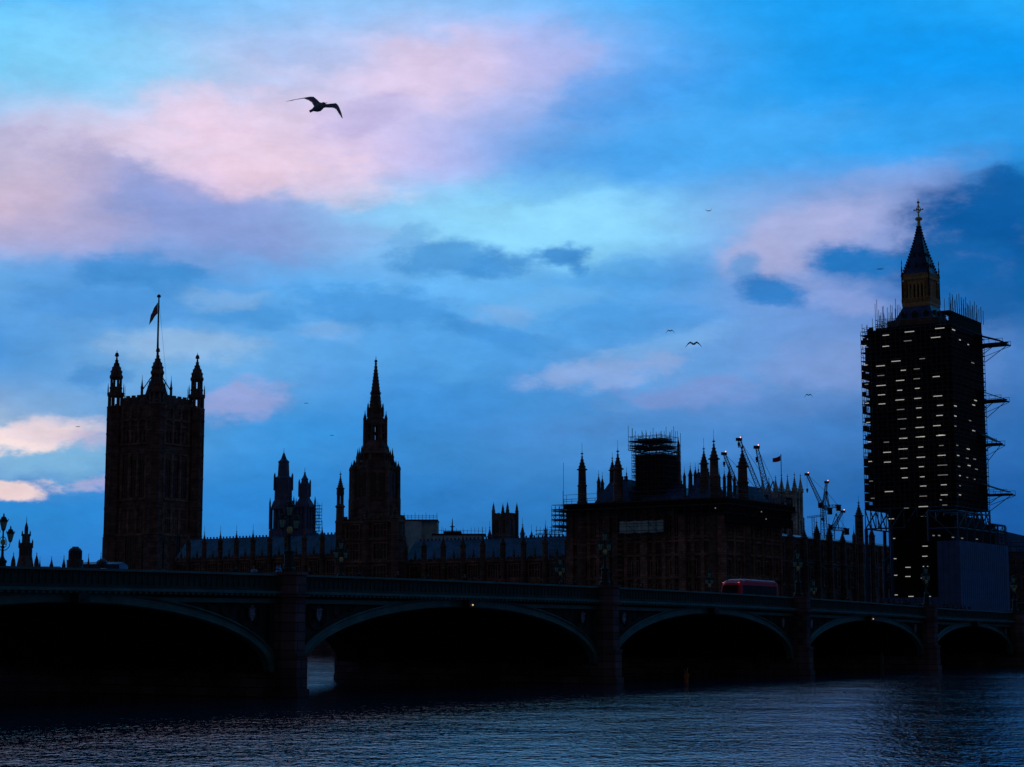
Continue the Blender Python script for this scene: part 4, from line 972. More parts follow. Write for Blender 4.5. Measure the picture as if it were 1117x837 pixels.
    for k in range(Nn):
        r_, z_ = prof[k]
        for sx, sy in ((-1,-1), (1,-1), (-1,1), (1,1)): m.lathe(sx*r_, sy*r_, [(.1, z_-.1), (.28, z_ + .25), (.1, z_ + .55)], 4)
    m.build('crocket', M['lead'], sp)
    m = MB()
    for py, n in ((291, 3), (279, 2)):
        r_ = spw(py + 1)
        for k in range(n):
            c = (k - (n-1)/2)*r_*.7
            for (x, y) in ((-r_, c), (c, -r_)): m.lathe(x, y, [(.3, Z(py+2.5)), (.32, Z(py)), (.02, Z(py-2.8))], 4)
    m.build('lucarne', M['lead'], sp)
    m = MB(); zz = Z(246)
    m.lathe(0, 0, [(.42, zz-.3), (.34, zz + 1), (.5, zz + 1.2), (.28, zz + 1.5), (.7, Z(240.5)), (.9, Z(239)), (.7, Z(237.5)), (.2, Z(236.5)), (.14, Z(232)), (.14, Z(222)), (.35, Z(221.5)), (.35, Z(220.3)), (.08, Z(219.5)), (.05, Z(217))], 8)
    zc = Z(229)
    m.tube((0, -1.05, zc), (0, 1.05, zc), .11); m.tube((-1.05, 0, zc), (1.05, 0, zc), .11)
    for a in (-1.05, 1.05): m.lathe(0, a, [(.03, zc-.25), (.24, zc), (.03, zc+.25)], 6); m.lathe(a, 0, [(.03, zc-.25), (.24, zc), (.03, zc+.25)], 6)
    for a in (-.6, .6): m.tube((0, a, zc), (0, 0, zc + 1.2), .08); m.tube((0, a, zc), (0, 0, zc - 1.0), .08)
    m.build('finial', M['gold'], t)
clock_tower()

LIGHTS_E = """248,388 398,374 325,220 315,272 498,200 475,252 290,440 367,432 272,498 367,488 478,476 270,554 370,543 270,609 372,600 487,587 275,664 378,655 500,640 283,718 380,709 497,698 288,774 384,766 482,756 290,828 387,820 505,810 190,240 190,303 68,300 75,410 80,520 83,628 90,738 160,415 162,470 163,527 166,580 168,632"""
LIGHTS_E2 = """375,115 430,110 497,105 374,149 432,143 499,138 376,180 432,176 500,170 377,212 434,207 502,202 380,243 437,240 504,234 440,270 507,266 440,303 508,299 385,342 440,337 510,332 336,377 440,370 390,405 445,402 340,441 446,434 446,466 344,507 445,499 447,532 347,561 390,565 390,535 440,570 348,625 400,630 456,630 264,126 267,190 270,254 275,310 320,127 322,160 323,192 328,288"""
LIGHTS_N = """1040,360 1047,371 1056,376 1061,396 1064,437 1062,442 1062,470 1042,443 1042,454 1042,465 1058,459 1044,486 1045,497 1046,509 1047,519 1047,530 1047,540 1056,490 1055,500 1057,508 1063,501 1065,512 1055,521 1063,523 1062,470"""
def clock_scaffold():
    hwS = 10.8; w, s = at(1007.5, ETY, 400)
    t = thing('scaffold', 'enormous dark scaffold wrapped around the clock tower with rows of small work lights', 'scaffolding', w, s, GZ)
    Z = lambda py: Zp(py, ETY) - GZ
    zb, zt = Z(557), Z(365); h = hwS
    # vertical faces: dark netting on the north side and the north part of the east side
    m = MB(); m.box(-h + .7, h - .15, -h + .3, h*.62, zb, Z(362)); m.box(-h + 1.9, h - .2, h*.62, h - 1.0, zb, Z(367)); m.box(-h + 1.2, h - .4, -h + .35, -h + 1.0, Z(362), Z(350)); m.build('debris_netting', M['net'], t)
    m = MB(); z = zb      # guard mesh on each lift of the open south bays
    while z < zt:
        for k in range(4):
            y0_ = h*.62 + k*1.05
            if random.random() < .62: m.box(-h + .02, -h + .06, y0_, y0_ + 1.0, z + .1, z + random.choice((.9, 1.2, 1.7)))
            if random.random() < .5: m.box(-h + 1.4, -h + 1.44, y0_, y0_ + 1.0, z + .1, z + random.choice((.9, 1.2, 1.7)))
        z += 2.0
    build_split(m, 'guard_mesh', M['net'], t)
    m = MB(); m.box(-6.9, 6.9, -6.9, 6.9, 0, zb); m.build('lower_netting', M['net'], t)
    m = MB(); scaffold_box(m, -h, h, -h, h, zb, zt, 1.2, 2.0, 0, .06)
    scaffold_box(m, -h + 1.4, h - 1.4, -h + 1.4, h - 1.4, zb, zt, 1.1, 2.0, 0, .06, 'ESW')
    m.build('tube_frame', M['tube'], t)
    z = zb; 
    while z < zt + .5:
        m = MB(); m.box(-h - .1, h + .1, h - 1.6, h + .1, z, z + .12); m.box(-h - .1, -h + 1.7, -h, h - 1.6, z, z + .12); m.box(-h + 1.7, h + .1, -h - .1, -h + .6, z, z + .12)
        m.box(h - 1.7, h + .1, -h + .6, h - 1.6, z, z + .12); m.build('deck', M['board'], t); z += 2.0
    # top cages, higher on the north side, with standing poles
    m = MB(); hk = h - .4
    scaffold_box(m, -hk, hk, -hk, -hk + 2.2, zt, Z(348), 1.3, 1.9, 3.2, .06, 'ENW')
    scaffold_box(m, -h + .2, h - .2, h*.5, h - .3, zt, Z(361), 1.3, 1.5, 2.2, .06, 'ESW')
    scaffold_box(m, -h + .6, h*.3, h*.22, h*.68, Z(364), Z(353), 1.0, 1.4, 5.0, .06, 'ENSW')
    scaffold_box(m, -h + 2.4, h*.3, h*.3, h*.62, Z(364), Z(353), 1.0, 1.4, 4.0, .06, 'ES')
    for k in range(16):
        u = -h + 2*h*k/15; m.tube((u, -h, Z(352)), (u, -h, Z(random.uniform(329, 339))), .075)
        if k > 3: m.tube((u, -h + 2, Z(352)), (u, -h + 2, Z(random.uniform(330, 342))), .06)
    m.build('top_cage', M['tube'], t)
    m = MB(); m.box(-hk, hk, -hk, -h*.7, Z(350.5), Z(350.5) + .12); m.build('top_deck', M['board'], t)
    # loading platforms on the west side
    for py, reach in ((378, 6.4), (439, 5.6), (486, 4.2), (541, 6.2)):
        z = Z(py); m = MB(); x0, x1 = h*.45, h*.98; y1 = -h - reach
        m.box(x0, x1, y1, -h, z, z + .2)
        m.add([(x0, -h, z + 2.7), (x1, -h, z + 2.7), (x1, y1 + 1, z + .9), (x0, y1 + 1, z + .9), (x0, -h, z + 2.5), (x1, -h, z + 2.5), (x1, y1 + 1, z + .7), (x0, y1 + 1, z + .7)], [(0,1,2,3), (7,6,5,4), (0,3,7,4), (1,5,6,2), (2,6,7,3)])
        for x in (x0, x1):
            m.tube((x, -h, z - 3.4), (x, y1 + 1.2, z), .08); m.tube((x, -h, z - 2.0), (x, y1, z), .06); m.tube((x, y1, z + 1.1), (x, -h, z + 1.1), .05)
            for k in range(4): yy = y1 + reach*k/4; m.tube((x, yy, z), (x, yy, z + 1.1), .05)
        m.box(x0, x0 + 1.0, y1 - 1.1, y1, z - .1, z + .12)
        m.build('loading_platform', M['board'], t)
    # trusses and legs carrying the wide scaffold
    m = MB(); zl = Z(578)
    for y in (-h, h):
        for x0 in range(7):
            a = -h + 2*h*x0/7; b = -h + 2*h*(x0+1)/7
            m.tube((a, y, zb), (b, y, zl), .16); m.tube((b, y, zb), (b, y, zl), .12); m.tube((a, y, zb), (b, y, zb), .16); m.tube((a, y, zl), (b, y, zl), .16)
    for x in (-h, h):
        for k in range(7):
            a = -h + 2*h*k/7; b = -h + 2*h*(k+1)/7
            m.tube((x, a, zb), (x, b, zl), .16); m.tube((x, b, zb), (x, b, zl), .12); m.tube((x, a, zb), (x, b, zb), .16); m.tube((x, a, zl), (x, b, zl), .16)
    m.build('truss', M['tube_blue'], t)
    for x, y in ((-h, h), (-h, h - 6.0), (h, h), (h, -h), (-h, -h), (0, h)):
        m = MB(); m.tube((x, y, 0), (x, y, zl), .3); m.tube((x + .9, y, 0), (x + .9, y, zl), .2)
        if (x, y) == (-h, h):
            for k in range(3): m.tube((x, y, 3 + k*4.5), (x, y - 6, 7.5 + k*4.5), .09)
        m.build('leg', M['tube_blue'], t)
    # lights
    pts = []
    for src, sc, ox, oy in ((LIGHTS_E, 5.233, 930, 320), (LIGHTS_E2, 2.989, 860, 440)):
        for p in src.split(): a, b = map(float, p.split(',')); pts.append((ox + a/sc, oy + b/sc))
    w0, s0 = w, s
    for px, py in pts:
        zlo = py > 558
        wp = w0 - (7.05 if zlo else h + .12); sy = on_w(px, wp, py); Yd = depth(wp, sy); zz = Zp(py, Yd) - GZ
        L = random.uniform(.5, 1.15) if px > 955 else .42; dim = random.random() < .3
        if zlo: L = .6
        q = MB(); q.box(-(w0-wp) - .1, -(w0-wp), sy - s0 - L, sy - s0 + L, zz - .075, zz + .075); q.build('work_light', M['lamp_dim'] if dim else M['lamp'], t)
    for p in LIGHTS_N.split():
        px, py = map(float, p.split(',')); sp_ = s0 - h - .12; wx = on_s(px, sp_, py); Yd = depth(wx, sp_); zz = Zp(py, Yd) - GZ
        L = random.uniform(.35, .9); q = MB(); q.box(wx - w0 - L, wx - w0 + L, -h - .2, -h - .12, zz - .09, zz + .09); q.build('work_light', M['lamp'] if random.random() < .45 else M['lamp_dim'], t)
clock_scaffold()

def hoarding():
    Yh = 380; wN = 365.0; sN = on_w(1050, wN); sS = on_w(1025, wN); wW = on_s(1103, sN)
    t = thing('site_hoarding', 'tall blue panelled work enclosure at the right foot of the scaffolded clock tower', 'hoarding', wN, sN, GZ)
    Z = lambda py: Zp(py, depth(wN, sN)) - GZ; D, L, H = wW - wN, sS - sN, Z(589.5)
    m = MB(); m.box(0, D, 0, L, 0, H); m.build('panel_wall', M['hoard'], t)
    m = MB()
    for k in range(1, int(D/1.2)): m.box(k*1.2 - .03, k*1.2 + .03, -.05, 0, 0, H)
    for k in range(1, int(L/1.2) + 1): m.box(-.05, 0, k*1.2 - .03, k*1.2 + .03, 0, H)
    for k in range(1, int(H/2.4)): m.box(-.04, 0, 0, L, k*2.4 - .03, k*2.4 + .03); m.box(0, D, -.04, 0, k*2.4 - .03, k*2.4 + .03)
    m.build('joint_strip', M['tube_blue'], t)
    m = MB(); zc = Z(557)
    xs = [0.6 + (D - 1)*k/6 for k in range(7)]
    for k in range(7):
        top = Z(556) if k < 5 else Z(566)
        for y in (.4, L + 2): m.tube((xs[k], y, H), (xs[k], y, top), .22)
        m.tube((xs[k], .4, top), (xs[k], L + 2, top), .14)
    for a, b in zip(xs, xs[1:]):
        m.tube((a, .4, H + 2.6), (b, .4, H + 2.6), .14); m.tube((a, .4, zc if a < xs[4] else Z(566)), (b, .4, zc if b <= xs[4] + .1 else Z(566)), .16); m.tube((a, .4, H + 2.6), (b, .4, zc - .3 if b <= xs[4] + .1 else Z(566)), .1)
        m.tube((b, .4, H + 2.6), ((a+b)/2, .4, Z(566)), .1)
    m.tube((.6, .4, H), (.6, L + 2, zc), .12); m.tube((.6, .4, zc), (.6, L + 2, zc), .16); m.tube((.6, .4, H + 2.6), (.6, L + 2, H + 2.6), .14)
    m.build('steel_frame', M['tube_blue'], t)
    m = MB(); m.box(3, D - 1.5, 2.2, L + 8, H, Z(566)); m.box(D*.2, D*.75, 2.6, L + 8, Z(566), Z(560)); m.build('netted_core', M['net'], t)
    m = MB(); scaffold_box(m, D - 3, D + 2.5, 1, L, H - 4, Z(572), 1.4, 1.5, 1.5, .06); m.build('tube_frame', M['tube'], t)
    for px, py in ((1032, 584), (1038, 584), (1053, 586), (1063, 587), (1041, 545), (1068, 576), (1079, 588)):
        wx = on_s(px, sN) ; zz = Zp(py, depth(wx, sN)) - GZ; q = MB(); q.box(wx - wN - .5, wx - wN + .5, 1.9, 2.0, zz - .1, zz + .1); q.build('work_light', M['lamp_dim'], t)
    # low hoarding to the left
    s2 = on_w(960, wN); t2 = thing('low_hoarding', 'low blue panel fence left of the tall work enclosure', 'hoarding', wN, sS + .05, GZ)
    m = MB(); H2 = Zp(651.5, depth(wN, sS)) - GZ; L2 = s2 - sS; m.box(0, .3, 0, L2, 0, H2); m.build('panel_wall', M['hoard'], t2)
    m = MB()
    for k in range(1, int(L2/1.2)): m.box(-.08, 0, k*1.2-.05, k*1.2+.05, 0, H2 + .1)
    m.build('post_strip', M['tube_blue'], t2)
hoarding()

# ------------------------------------------------------------------ abbey west towers
def abbey():
    Y = 760; w, s = at(855, Y, 560); t = thing('abbey_church', 'pale grey stone church towers with slim pinnacles behind the cranes and pavilion', 'church', w, s, GZ)
    Z = lambda py: Zp(py, Y) - GZ; k_ = Y/2050
    def tower(cx_px, wd_px, top, tips):
        cw, cs = at(cx_px, Y, 560); a, b = cw - w, cs - s; h = wd_px*k_/2/(.88 + .47)
        m = MB(); m.box(a-h, a+h, b-h, b+h, 0, Z(top)); 
        m.box(a-h-.4, a+h+.4, b-h-.4, b+h+.4, Z(564), Z(562.5)); m.box(a-h-.3, a+h+.3, b-h-.3, b+h+.3, Z(top + 6), Z(top + 5)); m.box(a-h-.5, a+h+.5, b-h-.5, b+h+.5, Z(top) - .4, Z(top) + .5)
        for u in (-h, 0, h):
            m.box(a-h-.7, a-h, b+u-.6, b+u+.6, 0, Z(top)); m.box(a+u-.6, a+u+.6, b-h-.7, b-h, 0, Z(top))
        tw = m.build('tower', M['abbey'], t)
        for sx, sy in ((-1,-1), (1,-1), (-1,1), (1,1)):
            q = MB(); q.lathe(a + sx*h, b + sy*h, [(1.3, Z(top)), (1.2, Z(top - 3)), (1.4, Z(top - 3.6))] + cap_prof(Z(top - 3.6), Z(tips), 1.15, 5)[2:], 4); q.build('pinnacle', M['abbey'], tw)
        g = MB()
        for u in (-h*.5, h*.5):
            for z0, z1 in ((Z(560), Z(top + 8)), (Z(583), Z(568))): g.box(a-h-.1, a-h+.1, b+u-.9, b+u+.9, z0, z1); g.box(a+u-.9, a+u+.9, b-h-.1, b-h+.1, z0, z1)
        build_split(g, 'louvre', M['glass'], tw)
    tower(863.5, 21, 537.5, 515.5); tower(843, 21, 538, 519)
    m = MB(); a, b = at(850, Y + 25); m.box(a - w - 6, a - w + 10, b - s - 8, b - s + 8, 0, Z(560)); m.build('nave', M['abbey'], t)
abbey()
def red_flag():
    Y = 700; w, s = at(852.5, Y, 530); zb = Zp(560, Y); z1 = Zp(497, Y)
    t = thing('flagpole', 'thin pole with a red flag beside the church pinnacles', 'flagpole', w, s, GZ)
    m = MB(); m.lathe(0, 0, [(.2, 0), (.16, z1 - GZ), (.25, z1 - GZ + .1), (.03, z1 - GZ + .6)], 6); m.build('pole', M['lead'], t)
    fl = MB(); n = 12; vs = []
    for k in range(n+1):
        u = k/n; x = -.2 - 3.0*u; y = .35*sin(u*6); z = z1 - 1.0*u - .25*sin(u*3)
        for dy in (0, .04): vs += [(x, y + dy, z), (x, y + dy, z - 2.0 + .5*u)]
    fl.add(vs, [(4*k, 4*k+1, 4*k+5, 4*k+4) for k in range(n)] + [(4*k+2, 4*k+6, 4*k+7, 4*k+3) for k in range(n)])
    x, y = ws2(w, s); tag(fl.build('flag', M['redcloth'], None, (x, y, 0)), 'small red flag flying left from the thin pole by the church', 'flag')
red_flag()

# ------------------------------------------------------------------ cranes
def truss(mb, p, q, wd, n, r=.07, wd2=None):
    r *= .68
    p, q = Vector(p), Vector(q); d = (q-p).normalized(); u = d.cross(Vector((0, 1, 0)) if abs(d.y) < .9 else Vector((1, 0, 0))).normalized(); v = d.cross(u); wd2 = wd if wd2 is None else wd2
    C = []
    for k in range(n+1):
        c = p + (q-p)*k/n; ww = wd + (wd2-wd)*k/n; C.append([c + u*ww/2*a + v*ww/2*b for a, b in ((1,1), (1,-1), (-1,-1), (-1,1))])
    for k in range(n):
        for j in range(4): mb.tube(C[k][j], C[k+1][j], r*1.3); mb.tube(C[k][j], C[k+1][(j+1) % 4], r); mb.tube(C[k][j], C[k][(j+1) % 4], r)
def crane(label, Y, piv, tip, base, aft=None, hook=None, lampc='lamp_red', wd=1.5, dm=1.4):
    X = lambda px: (px - 558.5)/2050*Y
    x0 = X(base[0]); t = thing('tower_crane', label, 'crane', loc=(x0, Y, GZ), rz=0, group='cranes behind the palace'); V = lambda p, dy=0: Vector((X(p[0]) - x0, dy, Zp(p[1], Y) - GZ))
    m = MB(); truss(m, (0, 0, 0), V(piv), dm, 22, .09); m.build('mast', M['crane'], t)
    m = MB(); truss(m, V(piv, -.5), V(tip, -2), wd, 16, .09, .8); m.build('jib', M['crane'], t)
    m = MB(); a = V(piv); apex = a + Vector((1.6, 0, 6.5)); m.tube(a + Vector((-.8, 0, 0)), apex, .18); m.tube(a + Vector((2.6, 0, 0)), apex, .18); m.tube(apex, V(tip, -2), .06)
    bk = V(aft) if aft else a + Vector((6.5, 0, .3)); m.tube(apex, bk, .08); truss(m, a, bk, 1.3, 5, .1); m.build('counter_jib', M['crane'], t)
    m = MB(); m.cbox(bk.x, bk.y, bk.z - .9, 1.9, 2.2, 2.4); m.cbox(bk.x, bk.y, bk.z + .4, 2.2, 2.4, .3); m.build('counterweight', M['lead'], t)
    m = MB(); m.cbox(a.x - 1.2, -1.6, a.z + .4, 1.6, 1.5, 2.0); m.cbox(a.x - 1.2, -1.6, a.z + 1.5, 1.8, 1.7, .15); m.cbox(a.x-1.9, -1.6, a.z+.6, .3, 1.3, 1.0); m.build('cab', M['lead'], t)
    tp = V(tip, -2); hz = V(hook, -2).z if hook else tp.z - 8
    m = MB(); m.tube(tp, (tp.x, tp.y, hz), .05); m.cbox(tp.x, tp.y, hz - .4, .8, .6, 1.2); m.lathe(tp.x, tp.y, [(.25, hz-1.6), (.35, hz-1.3), (.1, hz-1.0)], 6); m.build('hook', M['lead'], t)
    m = MB(); m.cbox(tp.x, tp.y, tp.z - .2, 2.0, 1.2, 1.0); m.build('jib_head', M['lead'], t)
    m = MB(); m.lathe(tp.x + .6, tp.y, [(.18, tp.z + .3), (.22, tp.z + .5), (.12, tp.z + .75)], 6); m.build('lamp', M[lampc], t)
crane('luffing crane whose leaning jib rises right beside the tallest pavilion turret, ending highest of all', 640, (836, 548), (808.5, 479.5), (838, 600), hook=(808, 484))
crane('dark luffing crane with thick jib leaning left of the red flag', 620, (841, 546), (828, 488), (841, 600), hook=(828.5, 500), wd=2.3, dm=1.9)
crane('short pale luffing crane jib seen between two pavilion turrets', 660, (808, 535), (792, 495), (812, 600), hook=(792.5, 505))
crane('luffing crane leaning left in open sky between the church and the clock tower', 800, (900, 553), (883, 517.5), (898, 600), hook=(884, 534), aft=(908, 556))
crane('crane with near vertical jib in open sky just left of the clock tower', 820, (901.5, 553), (904.5, 526), (911, 600), hook=(905.5, 537))
crane('small crane pointing up to the right, nearest to the clock tower', 780, (911, 577), (921.5, 558), (911, 600), hook=(923, 580), aft=(926, 578))
def jib_small():
    Y = 800; x = (889.6-558.5)/2050*Y; t = thing('tower_crane', 'tiny flat topped crane low in the gap left of the clock tower', 'crane', loc=(x, Y, GZ), rz=0, group='cranes behind the palace')
    z = Zp(564, Y) - GZ; m = MB(); truss(m, (0,0,0), (0,0,z), 1.0, 16, .06); m.build('mast', M['crane'], t)
    m = MB(); truss(m, (-2.5, 0, z - .2), (4, 0, z + .6), .7, 6, .06); m.build('jib', M['crane'], t)
    m = MB(); m.cbox(4, 0, z - 1.0, 1.6, .8, 1.0); m.lathe(4, 0, [(.1, z-.5), (.1, z + .5)], 5); m.build('counterweight', M['crane'], t)
jib_small()

# ------------------------------------------------------------------ buildings behind and at the left
def stepped_tower():
    Y = 820; w, s = at(24.8, Y); t = thing('stepped_tower', 'tapering stone tower with small domed lantern beside the lamp at far left', 'tower', w, s, GZ)
    Z = lambda py: Zp(py, Y) - GZ; k_ = Y/2050; hq = lambda px: px*k_/1.41
    m = MB()
    def sq(p): m.lathe(0, 0, [(r*1.4142, z) for r, z in p], 4, a0=pi/4)
    sq([(hq(9.5), 0), (hq(9), Z(617)), (hq(7.1), Z(607)), (hq(7.0), Z(593)), (hq(7.3), Z(592.6)), (hq(4.4), Z(592)), (hq(4.2), Z(583)), (hq(4.5), Z(582.6))])
    for sx in (-1, 1):
        for sy in (-1, 1):
            m.lathe(sx*hq(7), sy*hq(7), [(.4, Z(598)), (.35, Z(591)), (.03, Z(588))], 6); m.lathe(sx*hq(4.2), sy*hq(4.2), [(.4, Z(585)), (.3, Z(581)), (.03, Z(578.5))], 6)
    m.build('wall', M['stone'], t)
    g = MB()
    for u in (-.5, .5):
        g.box(-hq(7.05)-.1, -hq(7.05)+.1, u*hq(6)-.5, u*hq(6)+.5, Z(606), Z(597)); g.box(u*hq(6)-.5, u*hq(6)+.5, -hq(7.05)-.1, -hq(7.05)+.1, Z(606), Z(597))
    build_split(g, 'louvre', M['glass'], t)
    m = MB(); lantern_turret(m, 0, 0, Z(583), Z(576), hq(2.7), 8, .3); m.lathe(0, 0, [(hq(2.9), Z(576.5)), (hq(2.9), Z(575.5)), (hq(2.2), Z(573.5)), (hq(1.1), Z(571)), (.15, Z(570)), (.12, Z(567)), (.05, Z(563))], 8); m.build('lantern', M['roof_iron'], t)
stepped_tower()
def low_wing():
    Y = 600; w, s = at(-10, Y); t = thing('palace_wing', 'low dark wing at far left, only pinnacles and roof showing above the bridge', 'building', loc=((-10-558.5)/2050*Y, Y, GZ), rz=0)
    X = lambda px: (px + 10)*Y/2050; Z = lambda py: Zp(py, Y) - GZ
    m = MB(); m.box(0, X(175), 0, 15, 0, Z(621)); m.build('wall', M['stone'], t)
    m = MB(); m.box(X(83), X(128), .3, 14, Z(621), Z(615.5)); m.add([(X(83)-.5, 0, Z(615.5)), (X(128), 0, Z(615.5)), (X(128), 14, Z(615.5)), (X(83)-.5, 14, Z(615.5)), (X(87), 5, Z(612.5)), (X(128), 5, Z(612.5))], [(0,1,5,4), (2,3,4,5), (0,4,3), (1,2,5)]); m.build('roof', M['slate'], t)
    for px, ty, r in ((11.5, 602, .75), (37, 602, .75), (40.7, 606.5, .3), (53.5, 606, .6), (67, 605, .6), (94, 603, .5), (107.5, 601, .5)):
        q = MB(); q.lathe(X(px), .3, [(r, 0), (r, Z(617)), (r*1.1, Z(616.6))] + cap_prof(Z(616.6 if r < .7 else 612), Z(ty), r, 3)[2:], 8); q.build('pinnacle', M['stone'], t)
    q = MB(); q.lathe(X(107.5), 2, [(1.8, Z(617)), (1.8, Z(613)), (1.3, Z(611)), (.4, Z(609.5))], 8); q.build('cupola', M['roof_iron'], t)
    Y2 = 560; t2 = thing('ventilator_tower', 'squat round leaded ventilator between thin pinnacles left of the great square tower', 'tower', loc=((79.5-558.5)/2050*Y2, Y2, GZ), rz=0)
    Z2 = lambda py: Zp(py, Y2) - GZ; k_ = Y2/2050
    m = MB(); m.lathe(0, 0, [(9*k_, 0), (9*k_, Z2(611)), (6.8*k_, Z2(610.5)), (6.8*k_, Z2(602)), (7.1*k_, Z2(601)), (6*k_, Z2(599)), (3.5*k_, Z2(597.3)), (3.4*k_, Z2(596.5))], 12); m.build('cowl', M['smoke_grey'], t2)
    m = MB()
    for k in range(12): a = k*pi/6; m.tube((7*k_*cos(a), 7*k_*sin(a), Z2(611)), (7*k_*cos(a), 7*k_*sin(a), Z2(601)), .15)
    m.build('rib', M['lead'], t2)
low_wing()
def twin_cupola():
    Y = 560; w, s = at(318, Y); t = thing('twin_cupola_tower', 'blue grey tower block with two cone capped cupolas, the left one taller', 'tower', loc=((318-558.5)/2050*Y, Y, GZ), rz=ROT)
    Z = lambda py: Zp(py, Y) - GZ; k_ = Y/2050; ca, sa_ = cos(-ROT), sin(-ROT)
    def L(px, dy=0): x = (px-318)*k_; return (x*ca - dy*sa_, x*sa_ + dy*ca)
    M['tower_blue'] = mat('grey blue tower finish', (.14, .19, .33), .8, .3, .8)  # one grey blue tone with random variation
    m = MB()
    for px, hw_ in ((306, 14.3), (330.5, 13)):
        c = L(px); q = hw_*k_/1.39
        m.box(c[0]-q, c[0]+q, c[1]-q, c[1]+q, 0, Z(579)); m.lathe(c[0], c[1], [(q*1.3, Z(579)), (q*1.3, Z(577))], 4, a0=pi/4)
    m.build('base', M['tower_blue'], t)
    for px, hw_, zf, bw, bt, ct, tip in ((306.5, 14, 555, 10, 523, 503, 493), (330, 11.5, 553, 6.2, 530, 522, 514)):
        c = L(px); q = hw_*k_/1.39; m = MB()
        for sx in (-1, -.33, .33, 1):
            for sy in (-1, -.33, .33, 1):
                if max(abs(sx), abs(sy)) == 1: m.box(c[0]+sx*q*.9-.35, c[0]+sx*q*.9+.35, c[1]+sy*q*.9-.35, c[1]+sy*q*.9+.35, Z(578), Z(zf+1))
        m.box(c[0]-q*.45, c[0]+q*.5, c[1]-q*.5, c[1]+q*.5, Z(578), Z(zf))
        for sx in (-1, 1):
            for sy in (-1, 1): m.lathe(c[0]+sx*q, c[1]+sy*q, [(.3, Z(578)), (.28, Z(zf-6)), (.02, Z(zf-12))], 4)
        st = m.build('open_stage', M['tower_blue'], t)
        m = MB(); b = bw*k_
        m.lathe(c[0], c[1], [(q*1.45, Z(zf+1)), (q*1.4, Z(zf-1)), (b*1.15, Z(zf-8)), (b*1.02, Z(zf-9)), (b*.98, Z(bt)), (b*1.12, Z(bt-1)), (b*.68, Z(bt-3.5)), (b*.6, Z(ct+2)), (b*.7, Z(ct+1))] , 8)
        for k in range(8): a = pi/8+k*pi/4; m.lathe(c[0]+b*1.05*cos(a), c[1]+b*1.05*sin(a), [(.25, Z(bt+12)), (.22, Z(bt-4)), (.02, Z(bt-7))], 4)
        m.lathe(c[0], c[1], [(b*.66, Z(ct+1)), (b*.34, Z(ct-2)), (b*.15, Z(tip+3)), (.35, Z(tip+2)), (.1, Z(tip+1)), (.04, Z(tip-4))], 8)
        m.build('cupola', M['tower_blue'], t)
    m = MB(); c = L(344); scaffold_box(m, c[0]-1.4, c[0]+.8, c[1]-1.2, c[1]+1.2, Z(583), Z(552), 1.1, 1.9, 2, .07)
    for py in (556, 563, 570): e = L(349.5); m.tube((c[0]-1, c[1], Z(py)), (e[0], e[1], Z(py-1)), .09)
    m.build('side_frame', M['tube'], t)
twin_cupola()
def sheeted_building():
    Y = 470; X = lambda px: (px-440)*Y/2050; t = thing('sheeted_roof', 'pale teal sheeted temporary roof just right of the spired tower', 'building', loc=((440-558.5)/2050*Y, Y, GZ), rz=0)
    Z = lambda py: Zp(py, Y) - GZ
    m = MB(); m.box(0, X(459), 0, 10, 0, Z(568.5)); m.box(X(459)+.02, X(476.5), 2, 10, 0, Z(567.5)); m.build('sheeting', M['sheet'], t)
    m = MB(); m.box(-.2, X(477), -.3, 10.2, Z(568), Z(566.8)); m.build('roof_deck', M['tube'], t)
    m = MB()
    for k in range(10): x = X(440 + 4*k); m.tube((x, -.2, Z(567)), (x, -.2, Z(561.5 - (k % 3 == 0)*2)), .05)
    m.tube((0, -.2, Z(563)), (X(477), -.2, Z(563)), .05); m.tube((0, -.2, Z(565)), (X(477), -.2, Z(565)), .04); m.build('guard_rail', M['tube'], t)
    t2 = thing('roof_block', 'low pale roof with rails and a tall finial right of the teal sheeted roof', 'building', loc=((472-558.5)/2050*Y, Y - 4, GZ), rz=0); X2 = lambda px: (px-472)*Y/2050
    m = MB(); m.box(0, X2(528), 0, 8, 0, Z(585)); m.build('wall', M['sheet'], t2)
    m = MB(); m.box(-.2, X2(530), -.3, 8, Z(585), Z(583.2)); m.box(X2(484), X2(503), -.35, 8, Z(583.2), Z(580.5)); m.build('roof', M['lead'], t2)
    m = MB()
    for k in range(15): x = X2(474 + 4*k); m.tube((x, 0, Z(583)), (x, 0, Z(random.uniform(575, 580))), .045)
    m.tube((0, 0, Z(579.5)), (X2(530), 0, Z(580.5)), .04); m.build('guard_rail', M['tube'], t2)
    m = MB(); m.lathe(X2(493.3), 1, [(.3, Z(582)), (.25, Z(576)), (.8, Z(575.5)), (.2, Z(574.5)), (.12, Z(569)), (.03, Z(566))], 6); m.build('finial', M['lead'], t2)
sheeted_building()
